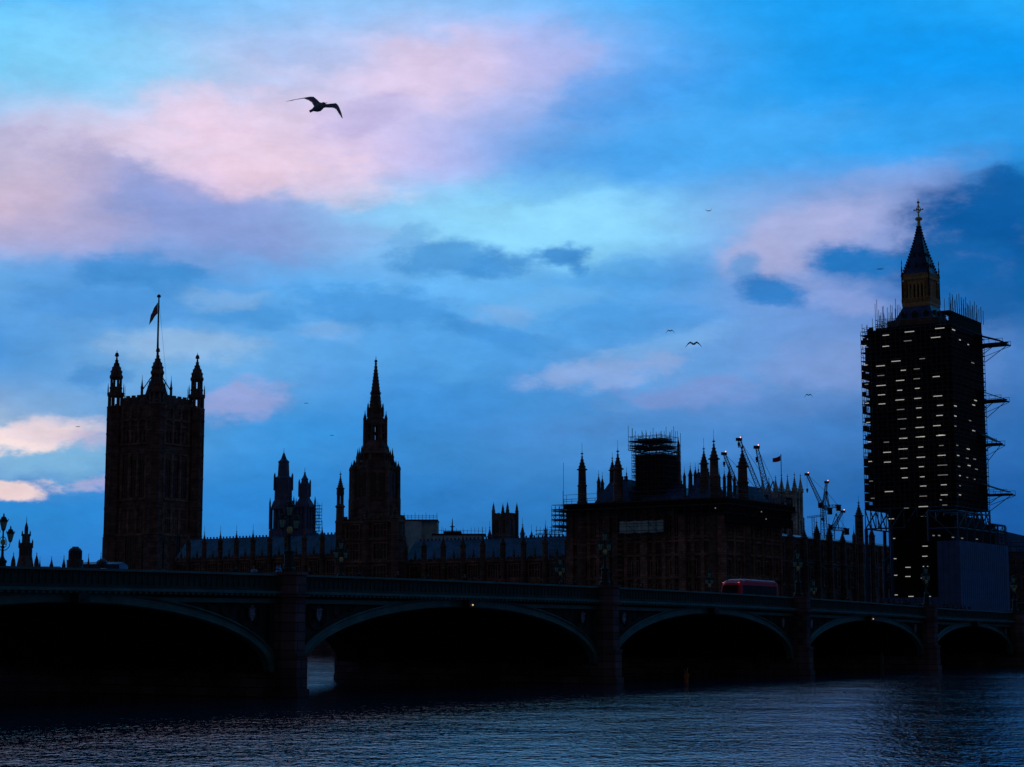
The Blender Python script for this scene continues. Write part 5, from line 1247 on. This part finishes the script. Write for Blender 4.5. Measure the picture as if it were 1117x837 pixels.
def small_square_tower():
    Y = 520; w, s = at(551, Y); t = thing('belfry_tower', 'small dark square tower with four needle pinnacles above the right hand river range', 'tower', w, s, GZ)
    Z = lambda py: Zp(py, Y) - GZ; k_ = Y/2050; h = 12.8*k_/1.38
    m = MB(); m.box(-h, h, -h, h, 0, Z(562)); m.box(-h-.25, h+.25, -h-.25, h+.25, Z(566), Z(565))
    for u in (-.5, 0, .5): m.box(-h-.3, -h, u*h*1.9-.2, u*h*1.9+.2, 0, Z(566)); m.box(u*h*1.9-.2, u*h*1.9+.2, -h-.3, -h, 0, Z(566))
    for k in range(4):
        for a, b in ((-h, -h + h*2*(k+.5)/4), (-h + h*2*(k+.5)/4, -h), (h, -h + h*2*(k+.5)/4), (-h + h*2*(k+.5)/4, h)): m.box(a-.2, a+.2, b-.3, b+.3, Z(562), Z(560))
    m.build('wall', M['stone'], t)
    for sx in (-1, 1):
        for sy in (-1, 1):
            q = MB(); q.lathe(sx*h, sy*h, [(.5, 0), (.5, Z(558)), (.58, Z(557.6)), (.4, Z(556.8)), (.35, Z(554)), (.05, Z(549)), (.02, Z(547.5))], 8); q.build('pinnacle', M['stone'], t)
    g = MB(); 
    for u in (-.45, .45): g.box(-h-.08, -h+.05, u*h-.45, u*h+.45, Z(582), Z(568)); g.box(u*h-.45, u*h+.45, -h-.08, -h+.05, Z(582), Z(568))
    build_split(g, 'louvre', M['glass'], t)
    for px, tip, lab in ((534, 573, 'small roof turret just left of the small square tower'), (570, 570, 'slim roof turret just right of the small square tower'), (580, 577, 'thin spiked ventilator right of the slim roof turret'), (595.5, 572, 'thin roof finial left of the jutting scaffold')):
        w2, s2 = at(px, 440); t2 = thing('roof_turret', lab, 'turret', w2, s2, GZ, group='small turrets on the roof ridge'); q = MB(); turret(q, 0, 0, 5, Zp(tip, 440) - GZ, .7 if px < 575 else .4, 4, 3); q.build('shaft', M['stone'], t2)
        q = MB(); q.lathe(0, 0, [(.04, Zp(tip, 440) - GZ - .2), (.03, Zp(tip, 440) - GZ + 1)], 4); q.build('rod', M['lead'], t2)
    Y3 = 430; t3 = thing('scaffold', 'thin rooftop scaffold frame left of the jutting scaffold end', 'scaffolding', loc=((584-558.5)/2050*Y3, Y3, GZ), rz=0)
    m = MB(); m.tube((0, 0, Zp(579, Y3)-GZ), (6.4, 0, Zp(577.5, Y3)-GZ), .06); m.tube((.6, 0, Zp(582, Y3)-GZ), (6.4, 0, Zp(581, Y3)-GZ), .06)
    for k in range(8): m.tube((.3 + .85*k, 0, Zp(600, Y3)-GZ), (.3 + .85*k, 0, Zp(574 + (k % 3), Y3)-GZ), .045); m.tube((.3 + .85*k, 1.5, Zp(600, Y3)-GZ), (.3 + .85*k, 1.5, Zp(577, Y3)-GZ), .045)
    m.build('tube_frame', M['tube'], t3)
    m = MB(); m.box(0, 6.4, 0, 1.6, Zp(583, Y3)-GZ, Zp(582.6, Y3)-GZ); m.build('deck', M['board'], t3)
small_square_tower()
def right_building():
    Y = 420; t = thing('street_building', 'dark building with sloping roof at the right edge behind the blue enclosure', 'building', loc=((1099-558.5)/2050*Y, Y, GZ), rz=.2); k_ = Y/2050
    Z = lambda py: Zp(py, Y) - GZ
    m = MB(); m.box(0, 22, 0, 20, 0, Z(602)); m.build('wall', M['stone'], t)
    m = MB(); m.add([(-.5, -.5, Z(602)), (22, -.5, Z(602)), (22, 20, Z(602)), (-.5, 20, Z(602)), (-.5, 5, Z(575)), (6, 8, Z(596)), (22, 8, Z(598)), (-.5, 12, Z(575))], [(0,1,6,5,4), (4,5,6,2,3,7), (0,4,7,3), (1,2,6)]); m.build('roof', M['slate'], t)
    for i in range(4):
        for j in range(4):
            window(t, 'N', 1.6 + 3*i, 1.5 + j*3.8, 4 + j*3.8, 1.7, 0, mull=1)
    t2 = thing('scaffold', 'narrow scaffold on the street front at the right edge of the picture', 'scaffolding', loc=((1106-558.5)/2050*(Y-6), Y - 6, GZ), rz=.2)
    m = MB(); scaffold_box(m, 0, 8, 0, 1.4, 0, Z(596), 1.8, 2.6, 2, .07, 'ENS'); m.build('tube_frame', M['tube_blue'], t2)
    m = MB()
    for k in range(6): m.box(0, 8, 0, 1.4, .1 + 2.6*k, .2 + 2.6*k)
    m.build('deck', M['board'], t2)
right_building()
def far_blocks():
    for px0, px1, py, Y, lab in ((-40, 60, 622, 900, 'distant low block behind the far left lamp'), (330, 372, 604, 700, 'distant roofs between the twin cupolas and the spired tower'), (960, 1010, 612, 700, 'distant block behind the clock tower legs')):
        t = thing('distant_building', lab, 'building', loc=((px0-558.5)/2050*Y, Y, GZ), rz=0); L = (px1-px0)*Y/2050; z = Zp(py, Y) - GZ
        m = MB(); m.box(0, L, 0, 12, 0, z); m.build('wall', M['stone'], t)
        m = MB(); m.add([(0,0,z), (L,0,z), (L,12,z), (0,12,z), (0,6,z+2), (L,6,z+2)], [(0,1,5,4), (2,3,4,5), (0,4,3), (1,2,5)]); m.build('roof', M['slate'], t)
far_blocks()

# ------------------------------------------------------------------ vehicles
def bus():
    w, s = 199.6, 98.5; z = ztop(w) - 1.34; t = thing('bus', 'red double deck bus with rounded front crossing the bridge', 'bus', w, s, z, rz=ROT + .006)
    L, Wd, H = 10.6, 2.5, 4.42
    prof = [(-L/2, .35), (-L/2 - .02, 2.0), (-L/2 + .15, 3.0), (-L/2 + .5, 3.9), (-L/2 + 1.1, 4.28), (-L/2 + 2, H), (L/2 - .6, H - .06), (L/2 - .12, H - .35), (L/2, 3.6), (L/2, .35)]
    m = MB(); n = len(prof); rings = []
    for y, sc in ((-Wd/2, .0), (-Wd/2 + .04, .06), (-Wd/2 + .35, .0), (Wd/2 - .35, .0), (Wd/2 - .04, .06), (Wd/2, 0)):
        inset = {0: .22}.get(0); d = .28 if abs(y) > Wd/2 - .01 else (.12 if abs(y) > Wd/2 - .1 else 0)
        rings.append([(x*(1 - d/6), y, zz - (d if zz > 3.8 else 0)) for x, zz in prof])
    vs = [p for r in rings for p in r]; fs = [tuple(range(n))[::-1], tuple(range(5*n, 6*n))]
    for k in range(5):
        for j in range(n): j2 = (j+1) % n; fs.append((k*n+j, k*n+j2, (k+1)*n+j2, (k+1)*n+j))
    m.add(vs, fs); m.build('body', M['red'], t)
    for side in (-1, 1):
        for z0, z1 in ((1.25, 2.1), (2.6, 3.68)):
            m = MB(); y = side*(Wd/2 + .012); m.box(-L/2 + .9, L/2 - .6, min(y, y - side*.02), max(y, y - side*.02), z0, z1); wdw = m.build('side_windows', M['glass_bus'], t)
            f = MB()
            for k in range(7): x = -L/2 + 1.9 + k*1.25; f.box(x - .04, x + .04, min(y, y + side*.02), max(y, y + side*.02), z0, z1)
            f.build('window_pillar', M['lead'], wdw)
    m = MB(); m.box(-L/2 - .06, -L/2 - .02, -1.0, 1.0, 1.2, 2.1); m.build('windscreen', M['glass_bus'], t)
    m = MB(); m.add([(-L/2 + .02, -1., 2.75), (-L/2 + .02, 1., 2.75), (-L/2 + .34, 1., 3.68), (-L/2 + .34, -1., 3.68)], [(0,1,2,3)]); m.build('upper_windscreen', M['glass_bus'], t)
    m = MB(); m.box(-.2, .8, -.4, .4, H - .02, H + .12); m.box(2.6, 3.2, -.4, .4, H - .04, H + .08); m.build('roof_vent', M['grey'], t)
    for x in (-3.1, 3.0):
        for side in (-1, 1):
            m = MB()
            for k in range(1): pass
            vs = []; nn = 16
            for y in (side*.95, side*1.24):
                for k in range(nn): a = 2*pi*k/nn; vs.append((x + .5*cos(a), y, .5 + .5*sin(a)))
            m.add(vs, [tuple(range(nn)), tuple(range(nn, 2*nn))[::-1]] + [(k, (k+1) % nn, nn+(k+1) % nn, nn+k) for k in range(nn)]); wh = m.build('wheel', M['rubber'], t)
            m = MB(); m.cbox(x, side*1.25, .5, .4, .03, .4); m.build('hub', M['white'], wh)
    for y in (-1.0, 1.0):
        m = MB(); m.cbox(-L/2 + .36, y, 3.98, .12, .14, .06); m.build('marker_lamp', M['lamp_dimred'], t)
    for y in (-.9, .9):
        m = MB(); m.lathe(-L/2 - .05, y, [(.1, .8), (.1, .98)], 8); m.build('front_light', M['lamp'], t)
    m = MB(); m.box(L/2 - .6, L/2 - .3, -Wd/2 - .03, -Wd/2 + .01, 2.3, 2.45); m.build('indicator', M['lglass'], t)
bus()
def coach():
    w, s = 287, 93; z = ztop(243) - 1.19; t = thing('coach', 'dark coach with pale roof and twin lights at the right end of the bridge', 'coach', w, s, z)
    m = MB(); L, Wd, H = 9, 2.5, 3.1
    m.add([(-L/2, -Wd/2, .35), (L/2, -Wd/2, .35), (L/2, Wd/2, .35), (-L/2, Wd/2, .35), (-L/2 - .05, -Wd/2, 1.4), (L/2, -Wd/2, 1.4), (L/2, Wd/2, 1.4), (-L/2 - .05, Wd/2, 1.4), (-L/2 + .5, -Wd/2 + .1, H), (L/2, -Wd/2 + .1, H), (L/2, Wd/2 - .1, H), (-L/2 + .5, Wd/2 - .1, H)],
          [(0,3,2,1), (0,1,5,4), (1,2,6,5), (2,3,7,6), (3,0,4,7), (4,5,9,8), (5,6,10,9), (6,7,11,10), (7,4,8,11), (8,9,10,11)]); m.build('body', M['coat_dark'], t)
    m = MB(); m.box(-L/2 + .4, L/2 - .05, -Wd/2 + .1, Wd/2 - .1, H + .002, H + .12); m.build('roof', M['grey'], t)
    for side in (-1, 1):
        m = MB(); y = side*(Wd/2 + .01); m.box(-L/2 + .7, L/2 - .4, min(y, y-side*.03), max(y, y-side*.03), 1.5, 2.5); m.build('side_windows', M['glass'], t)
    m = MB(); m.add([(-L/2 - .04, -1.1, 1.42), (-L/2 - .04, 1.1, 1.42), (-L/2 + .4, 1.05, 2.8), (-L/2 + .4, -1.05, 2.8)], [(0,1,2,3)]); m.build('windscreen', M['glass'], t)
    for y in (-.85, .85):
        m = MB(); m.cbox(-L/2 - .08, y, 1.42, .06, .34, .1); m.build('front_light', M['lamp_dim'], t)  # glowing bars stand in for windscreen reflections and interior light
    for x in (-2.8, 2.8):
        for side in (-1, 1):
            m = MB(); nn = 14; vs = []
            for y in (side*.95, side*1.23):
                for k in range(nn): a = 2*pi*k/nn; vs.append((x + .48*cos(a), y, .48 + .48*sin(a)))
            m.add(vs, [tuple(range(nn)), tuple(range(nn, 2*nn))[::-1]] + [(k, (k+1) % nn, nn+(k+1) % nn, nn+k) for k in range(nn)]); m.build('wheel', M['rubber'], t)
coach()

def car(px, s, label):
    w = on_s(px, s); z = ztop(w) - 1.24; t = thing('parked_car', label, 'car', w, s, z)
    sil = [(-2.1, .35), (-2.15, .75), (-1.3, .95), (-.75, 1.42), (.2, 1.52), (1.1, 1.46), (1.75, 1.0), (2.1, .9), (2.12, .35)]
    m = MB(); n = len(sil); vs = []
    for y, k in ((-.86, .1), (-.8, .0), (.8, .0), (.86, .1)): vs += [(x*(1 - k*.1), y*(1 if zz < 1 else .84), zz - (k*.3 if zz > 1 else 0)) for x, zz in sil]
    m.add(vs, [tuple(range(n))[::-1], tuple(range(3*n, 4*n))] + [(k*n+j, k*n+(j+1) % n, (k+1)*n+(j+1) % n, (k+1)*n+j) for k in range(3) for j in range(n)]); m.build('body', M['carpaint'], t)
    for sd in (-1, 1):
        m = MB(); m.add([(-1.15, sd*.87, .98), (1.5, sd*.87, 1.0), (1.0, sd*.735, 1.38), (-.68, sd*.735, 1.36)], [(0,1,2,3)]); m.build('side_window', M['glass_bus'], t)
    for x in (-1.35, 1.35):
        for sd in (-1, 1):
            m = MB(); nn = 14; vs = []
            for y in (sd*.68, sd*.88):
                for k in range(nn): a = 2*pi*k/nn; vs.append((x + .33*cos(a), y, .33 + .33*sin(a)))
            m.add(vs, [tuple(range(nn)), tuple(range(nn, 2*nn))[::-1]] + [(k, (k+1) % nn, nn+(k+1) % nn, nn+k) for k in range(nn)]); m.build('wheel', M['rubber'], t)
    for y in (-.6, .6):
        m = MB(); m.cbox(-2.14, y, .68, .05, .3, .12); m.build('front_light', M['lamp_dim'], t)
M['carpaint'] = mat('silver car paint', (.16, .16, .18), .35, .1, 1, metal=.3)
car(101, 87, 'silver car whose roof shows over the parapet at left, below the ventilator'); car(224, 87, 'silver car whose roof shows over the parapet right of the great square tower')
# ------------------------------------------------------------------ people
def skin_mesh(name, verts, edges, radii, root, sub=1):
    me = bpy.data.meshes.new(name); me.from_pydata(verts, edges, []); o = bpy.data.objects.new(name, me); COL.objects.link(o)
    md = o.modifiers.new('s', 'SKIN'); md.use_smooth_shade = True
    for i, r in enumerate(radii):
        sv = me.skin_vertices[0].data[i]; sv.radius = (r, r) if not isinstance(r, tuple) else r; sv.use_root = (i == root)
    sb = o.modifiers.new('u', 'SUBSURF'); sb.levels = sub; sb.render_levels = sub
    dg = bpy.context.evaluated_depsgraph_get(); ev = o.evaluated_get(dg); new = bpy.data.meshes.new_from_object(ev)
    bpy.data.objects.remove(o); new.name = name; new.materials.clear(); return new
def person_meshes(stride=.18):
    V = [(0,0,.95), (0,0,1.15), (0,0,1.38), (0,0,1.5), (.03,0,1.57), (.02,0,1.67), (.0,.0,1.74),
         (0,.1,.9), (stride,.11,.5), (stride*.6,.11,.09), (stride*.6+.16,.12,.04), (0,-.1,.9), (-stride*.4,-.11,.5), (-stride*1.6,-.11,.12), (-stride*1.6+.15,-.12,.05),
         (0,.19,1.4), (-.05,.24,1.13), (.1,.24,.92), (.13,.24,.84), (0,-.19,1.4), (.02,-.24,1.13), (.14,-.23,.93), (.17,-.23,.85)]
    E = [(0,1),(1,2),(2,3),(3,4),(4,5),(5,6),(0,7),(7,8),(8,9),(9,10),(0,11),(11,12),(12,13),(13,14),(2,15),(15,16),(16,17),(17,18),(2,19),(19,20),(20,21),(21,22)]
    R = [.15,.13,.15,.06,.075,.1,.06,.09,.065,.045,.04,.09,.065,.045,.04,.06,.045,.035,.03,.06,.045,.035,.03]
    body = skin_mesh('person', V, E, R, 0); body.materials.append(M['skin'])
    cv = [V[0], V[1], V[2], V[3], V[15], V[16], V[17], V[19], V[20], V[21], (0, 0, .72)]
    coat = skin_mesh('coat', cv, [(0,1),(1,2),(2,3),(2,4),(4,5),(5,6),(2,7),(7,8),(8,9),(0,10)], [.19,.17,.19,.085,.09,.07,.055,.09,.07,.055,.2], 0)
    tr = skin_mesh('trousers', [V[0], V[7], V[8], V[9], V[11], V[12], V[13]], [(0,1),(1,2),(2,3),(0,4),(4,5),(5,6)], [.155,.11,.085,.07,.11,.085,.07], 0); tr.materials.append(M['coat_dark'])
    hair = skin_mesh('hair', [(-.01,0,1.66), (-.02,0,1.735), (-.05,0,1.64)], [(0,1),(0,2)], [.108,.085,.08], 0); hair.materials.append(M['hair'])
    face = MB()
    for y in (-.035, .035): face.lathe(.105, y, [(.004, 1.655), (.012, 1.66), (.004, 1.668)], 6)
    face.lathe(.118, 0, [(.016, 1.615), (.02, 1.625), (.006, 1.655)], 6); face.box(.095, .112, -.025, .025, 1.59, 1.597)
    for y in (-.1, .1): face.lathe(.01, y, [(.012, 1.62), (.022, 1.645), (.01, 1.675)], 6)
    return body, coat, tr, hair, face
pb, pc, ptr, ph, pface = person_meshes()
coats = {}
for nm in ('coat_dark', 'coat_blue', 'coat_red'):
    c = pc.copy(); c.materials.append(M[nm]); coats[nm] = c
fo = pface.build('face', M['hair']); fme = fo.data; bpy.data.objects.remove(fo)
def person(px, s, coat, label, turn, hood=False, sc=1.):
    w = on_s(px, s); x, y = ws2(w, s); z = ztop(w) - 1.12 if w < 243 else ztop(243) - 1.2
    b = bpy.data.objects.new('person', pb); COL.objects.link(b); b.location = (x, y, z - .01); b.rotation_euler = (0, 0, ROT + turn); b.scale = (sc, sc, sc)
    tag(b, label, 'person', 'people walking over the bridge')
    for n_, me in (('coat', coats[coat]), ('trousers', ptr), ('hair', ph), ('face', fme)):
        o = bpy.data.objects.new(n_, me); COL.objects.link(o); o.parent = b
    if hood:
        o = bpy.data.objects.new('hood', hoodm); COL.objects.link(o); o.parent = b
hoodm = skin_mesh('hood', [(-.03,0,1.66), (-.03,0,1.74), (-.05,0,1.55)], [(0,1),(0,2)], [.125,.1,.11], 0); hoodm.materials.append(M['coat_blue'])
PEOPLE = [
 (303, 82, 'coat_blue', 'person in light blue hooded coat beside the big pier lamp', 0, True), (276, 82.5, 'coat_blue', 'person in light blue coat left of the hooded one, below the first cupola', 3.1, False),
 (255, 83, 'coat_dark', 'person in dark coat walking left of the two in light blue', 0, False), (337, 82, 'coat_dark', 'dark coated person just right of the big pier lamp', 3.1, False),
 (390, 83, 'coat_dark', 'dark coated person before the spired tower', 0, False), (434, 82, 'coat_dark', 'dark coated person below the right edge of the spired tower', 3.1, False), (466, 83, 'coat_dark', 'dark coated person below the teal sheeted roof', 0, False),
 (507, 82, 'coat_dark', 'dark coated person right above the middle arch lamp', 3.1, False), (547, 82, 'coat_red', 'person in red coat right of the middle arch crown', 0, False), (516, 84, 'coat_dark', 'dark coated person between the middle arch lamp and the red coat', 0, False),
 (613, 82.5, 'coat_dark', 'dark coated person below the jutting scaffold end', 3.1, False), (627, 82.5, 'coat_dark', 'dark coated person left of the lamp before the pavilion', 0, False), (700, 83, 'coat_dark', 'dark coated person below the pale sheeting panel', 3.1, False),
 (738, 83, 'coat_dark', 'dark coated person a little left of the red bus', 0, False), (893, 83, 'coat_dark', 'dark coated person below the open sky gap with cranes', 0, False), (925, 82, 'coat_dark', 'dark coated person left of the clock tower legs', 3.1, False)]
for a in PEOPLE: person(*a)
for k in range(22):
    px = 962 + 4.6*k + random.uniform(-1.3, 1.3); person(px, random.uniform(81.5, 84), 'coat_dark', 'one of the small dark figures crowding the footway before the clock tower and blue enclosure', random.choice((0, 3.1)), False, random.uniform(.95, 1.05))

# ------------------------------------------------------------------ marker posts in the river
def marker(px, py0, py1, m_, label):
    s = 76.5; w = on_s(px, s); t = thing('marker_post', label, 'river post', w, s, 0); Y = depth(w, s); z = Zp(py0, Y)
    m = MB(); m.lathe(0, 0, [(.2, -2), (.18, z*.5), (.15, z - .3)], 8)
    m.tube((.0, -.15, z*.25), (.25, -.15, z*.62), .06); m.build('pile', m_, t)
    m = MB(); m.tube((-.3, 0, z - .05), (.02, 0, z - .5), .06); m.tube((.3, 0, z + .1), (-.02, 0, z - .5), .06); m.cbox(0, 0, z - .55, .42, .3, .14); m.build('topmark', m_, t)
marker(748, 730, 742, M['wood_orange'], 'short orange post standing in the water before the third arch')
marker(961, 712, 732, M['wood'], 'taller green post standing in the water before the arch below the clock tower')

# ------------------------------------------------------------------ birds
def gull(name_label, px, py, Y, span_px, pts, body, flipx=1, prim=False):
    """pts: wing outline in pixel units of the big gull crop; built at real size with depth"""
    k = Y/F      # metres per photo px at this depth (pitch ignored for such small sizes)
    u = (px - 558.5); zc = Zp(py, Y); X = (px-558.5)/2050*Y*(1 + .0)
    el_ = TH + atan((418.5-py)/F); X = (u/F)*(Y*cos(TH) + (zc-CAMZ)*sin(TH))
    m = MB(); sc = span_px
    def sec(le, te, yd, th):
        le = Vector((le[0]*sc, yd*sc, le[1]*sc)); te = Vector((te[0]*sc, yd*sc + .01*sc, te[1]*sc)); mid = le*.65 + te*.35
        return [le, mid + Vector((0, -th*sc, 0)), te, mid + Vector((0, th*sc, 0))]
    for wing in pts:
        S_ = [sec(*q) for q in wing]; vs = [p for s_ in S_ for p in s_]; n = len(S_)
        m.add(vs, [(0,1,2,3)[::-1], tuple(4*(n-1)+j for j in range(4))] + [(4*i+j, 4*i+(j+1) % 4, 4*(i+1)+(j+1) % 4, 4*(i+1)+j) for i in range(n-1) for j in range(4)])
    prev = None; ring = []; nn = 10
    a = Vector((body[0][0], 0, body[0][1]))*sc; b = Vector((body[1][0], 0, body[1][1]))*sc; d = (b-a).normalized(); up = Vector((0,1,0)); sd = d.cross(up)
    prof = body[2]; vs = []
    for f, r, off in prof:
        c = a + (b-a)*f + sd*off*sc*-1
        for j in range(nn): q = 2*pi*j/nn; vs.append(c + up*r*sc*cos(q) + sd*r*sc*sin(q))
    L = len(prof); m.add(vs, [tuple(range(nn))[::-1], tuple((L-1)*nn+j for j in range(nn))] + [(i*nn+j, i*nn+(j+1) % nn, (i+1)*nn+(j+1) % nn, (i+1)*nn+j) for i in range(L-1) for j in range(nn)])
    o = m.build('gull', M['feather'], None, (X, Y, zc), 0, smooth=True); tag(o, name_label, 'bird', 'gulls in flight')
    if prim:
        rm = o.modifiers.new('r', 'REMESH'); rm.mode = 'VOXEL'; rm.voxel_size = .006; rm.use_smooth_shade = True
        q = MB(); e = b + d*.012*sc; q.tube(b - d*.01*sc, b + d*.035*sc, .009*sc, 6, .002*sc); q.build('bill', M['bill'], o)
        for sg in (-1, 1):
            q = MB(); c = a + (b-a)*.9 + up*(.0265*sc)*sg; q.cbox(c.x, c.y, c.z + .004, .01*sc, .006*sc, .01*sc); q.build('eye', M['feather_dark'], o)
        f = MB()
    return o
# crop units: (x-560)/11.17 px, (420-y)/11.17 px, divided by span 62 px
def cu(x, y): return ((x-560)/11.17/62, (420-y)/11.17/62)
WL = [(cu(600,378), cu(500,455), 0, .018), (cu(548,352), cu(478,408), .01, .014), (cu(508,308), cu(446,352), .05, .01), (cu(474,272), cu(405,318), .09, .008), (cu(430,264), cu(352,291), .12, .006), (cu(340,270), cu(280,291), .17, .006), (cu(230,280), cu(210,295), .22, .0055), (cu(140,292), cu(140,298), .26, .0045)]
WR = [(cu(560,372), cu(560,440), 0, .018), (cu(625,380), cu(612,425), -.02, .014), (cu(690,386), cu(672,440), -.08, .010), (cu(742,392), cu(722,458), -.14, .008), (cu(775,430), cu(742,478), -.18, .006), (cu(800,490), cu(768,525), -.22, .006), (cu(818,545), cu(795,565), -.25, .006), (cu(830,598), cu(820,602), -.27, .005)]
BODY = (cu(432,468), cu(612,370), [(0, .022, .0), (.08, .022, 0), (.2, .024, .0), (.38, .056, .008), (.55, .066, .012), (.72, .058, .008), (.85, .038, 0), (.92, .036, 0), (.98, .024, 0), (1.0, .008, 0)])
Yg = 44; sp = 1.1*62*Yg/F
gull('large gull gliding with bent wings across the pink cloud', 350, 117.5, Yg, sp, [WL, WR], BODY, prim=True)
def small_wings(dih, droop, sw=.0):
    L = [((-.02, .04), (-.02, -.07), 0, .03), ((-.2, .04 + dih), (-.2, -.06 + dih*.9), .02, .02), ((-.34, .03 + dih*.8 - droop*.3), (-.33, -.05 + dih*.8 - droop*.3), .04, .015), ((-.5, .01 + dih*.5 - droop), (-.5, -.02 + dih*.5 - droop), .08, .008)]
    R = [((-a[0], a[1]), (-b[0], b[1]), -c, d) for a, b, c, d in L]
    return [L, R[::1]]
BS = ((-.1, -.05), (.14, .0), [(0, .02, 0), (.25, .04, 0), (.55, .065, 0), (.8, .05, 0), (.95, .035, 0), (1, .01, 0)])
for px, py, spx, dih, dr, lab in ((756.5, 375, 17, .10, .26, 'dark gull with drooped right wing, larger of the close pair near mid sky'), (731, 361, 9, .10, .34, 'small gull just up left of the larger one of the pair'),
        (773, 230, 7.5, -.02, -.3, 'tiny gull with raised wings high above the pair'), (960, 293.5, 8, .01, .02, 'dark flat winged gull left of the clock tower spire'), (882, 431, 9, .10, .36, 'small gull with drooped wings left of the scaffold top'),
        (334, 440, 5, .05, .14, 'tiny gull above the twin cupolas'), (362, 475, 5, .04, .12, 'tiny gull left of the needle spire'), (85, 465.5, 5.5, -.01, -.03, 'tiny gull left of the great square tower')):
    Yb = 1.3*F/spx
    gull(lab, px, py, min(Yb, 330), spx*min(Yb, 330)/F*1.05, small_wings(dih, dr), BS)
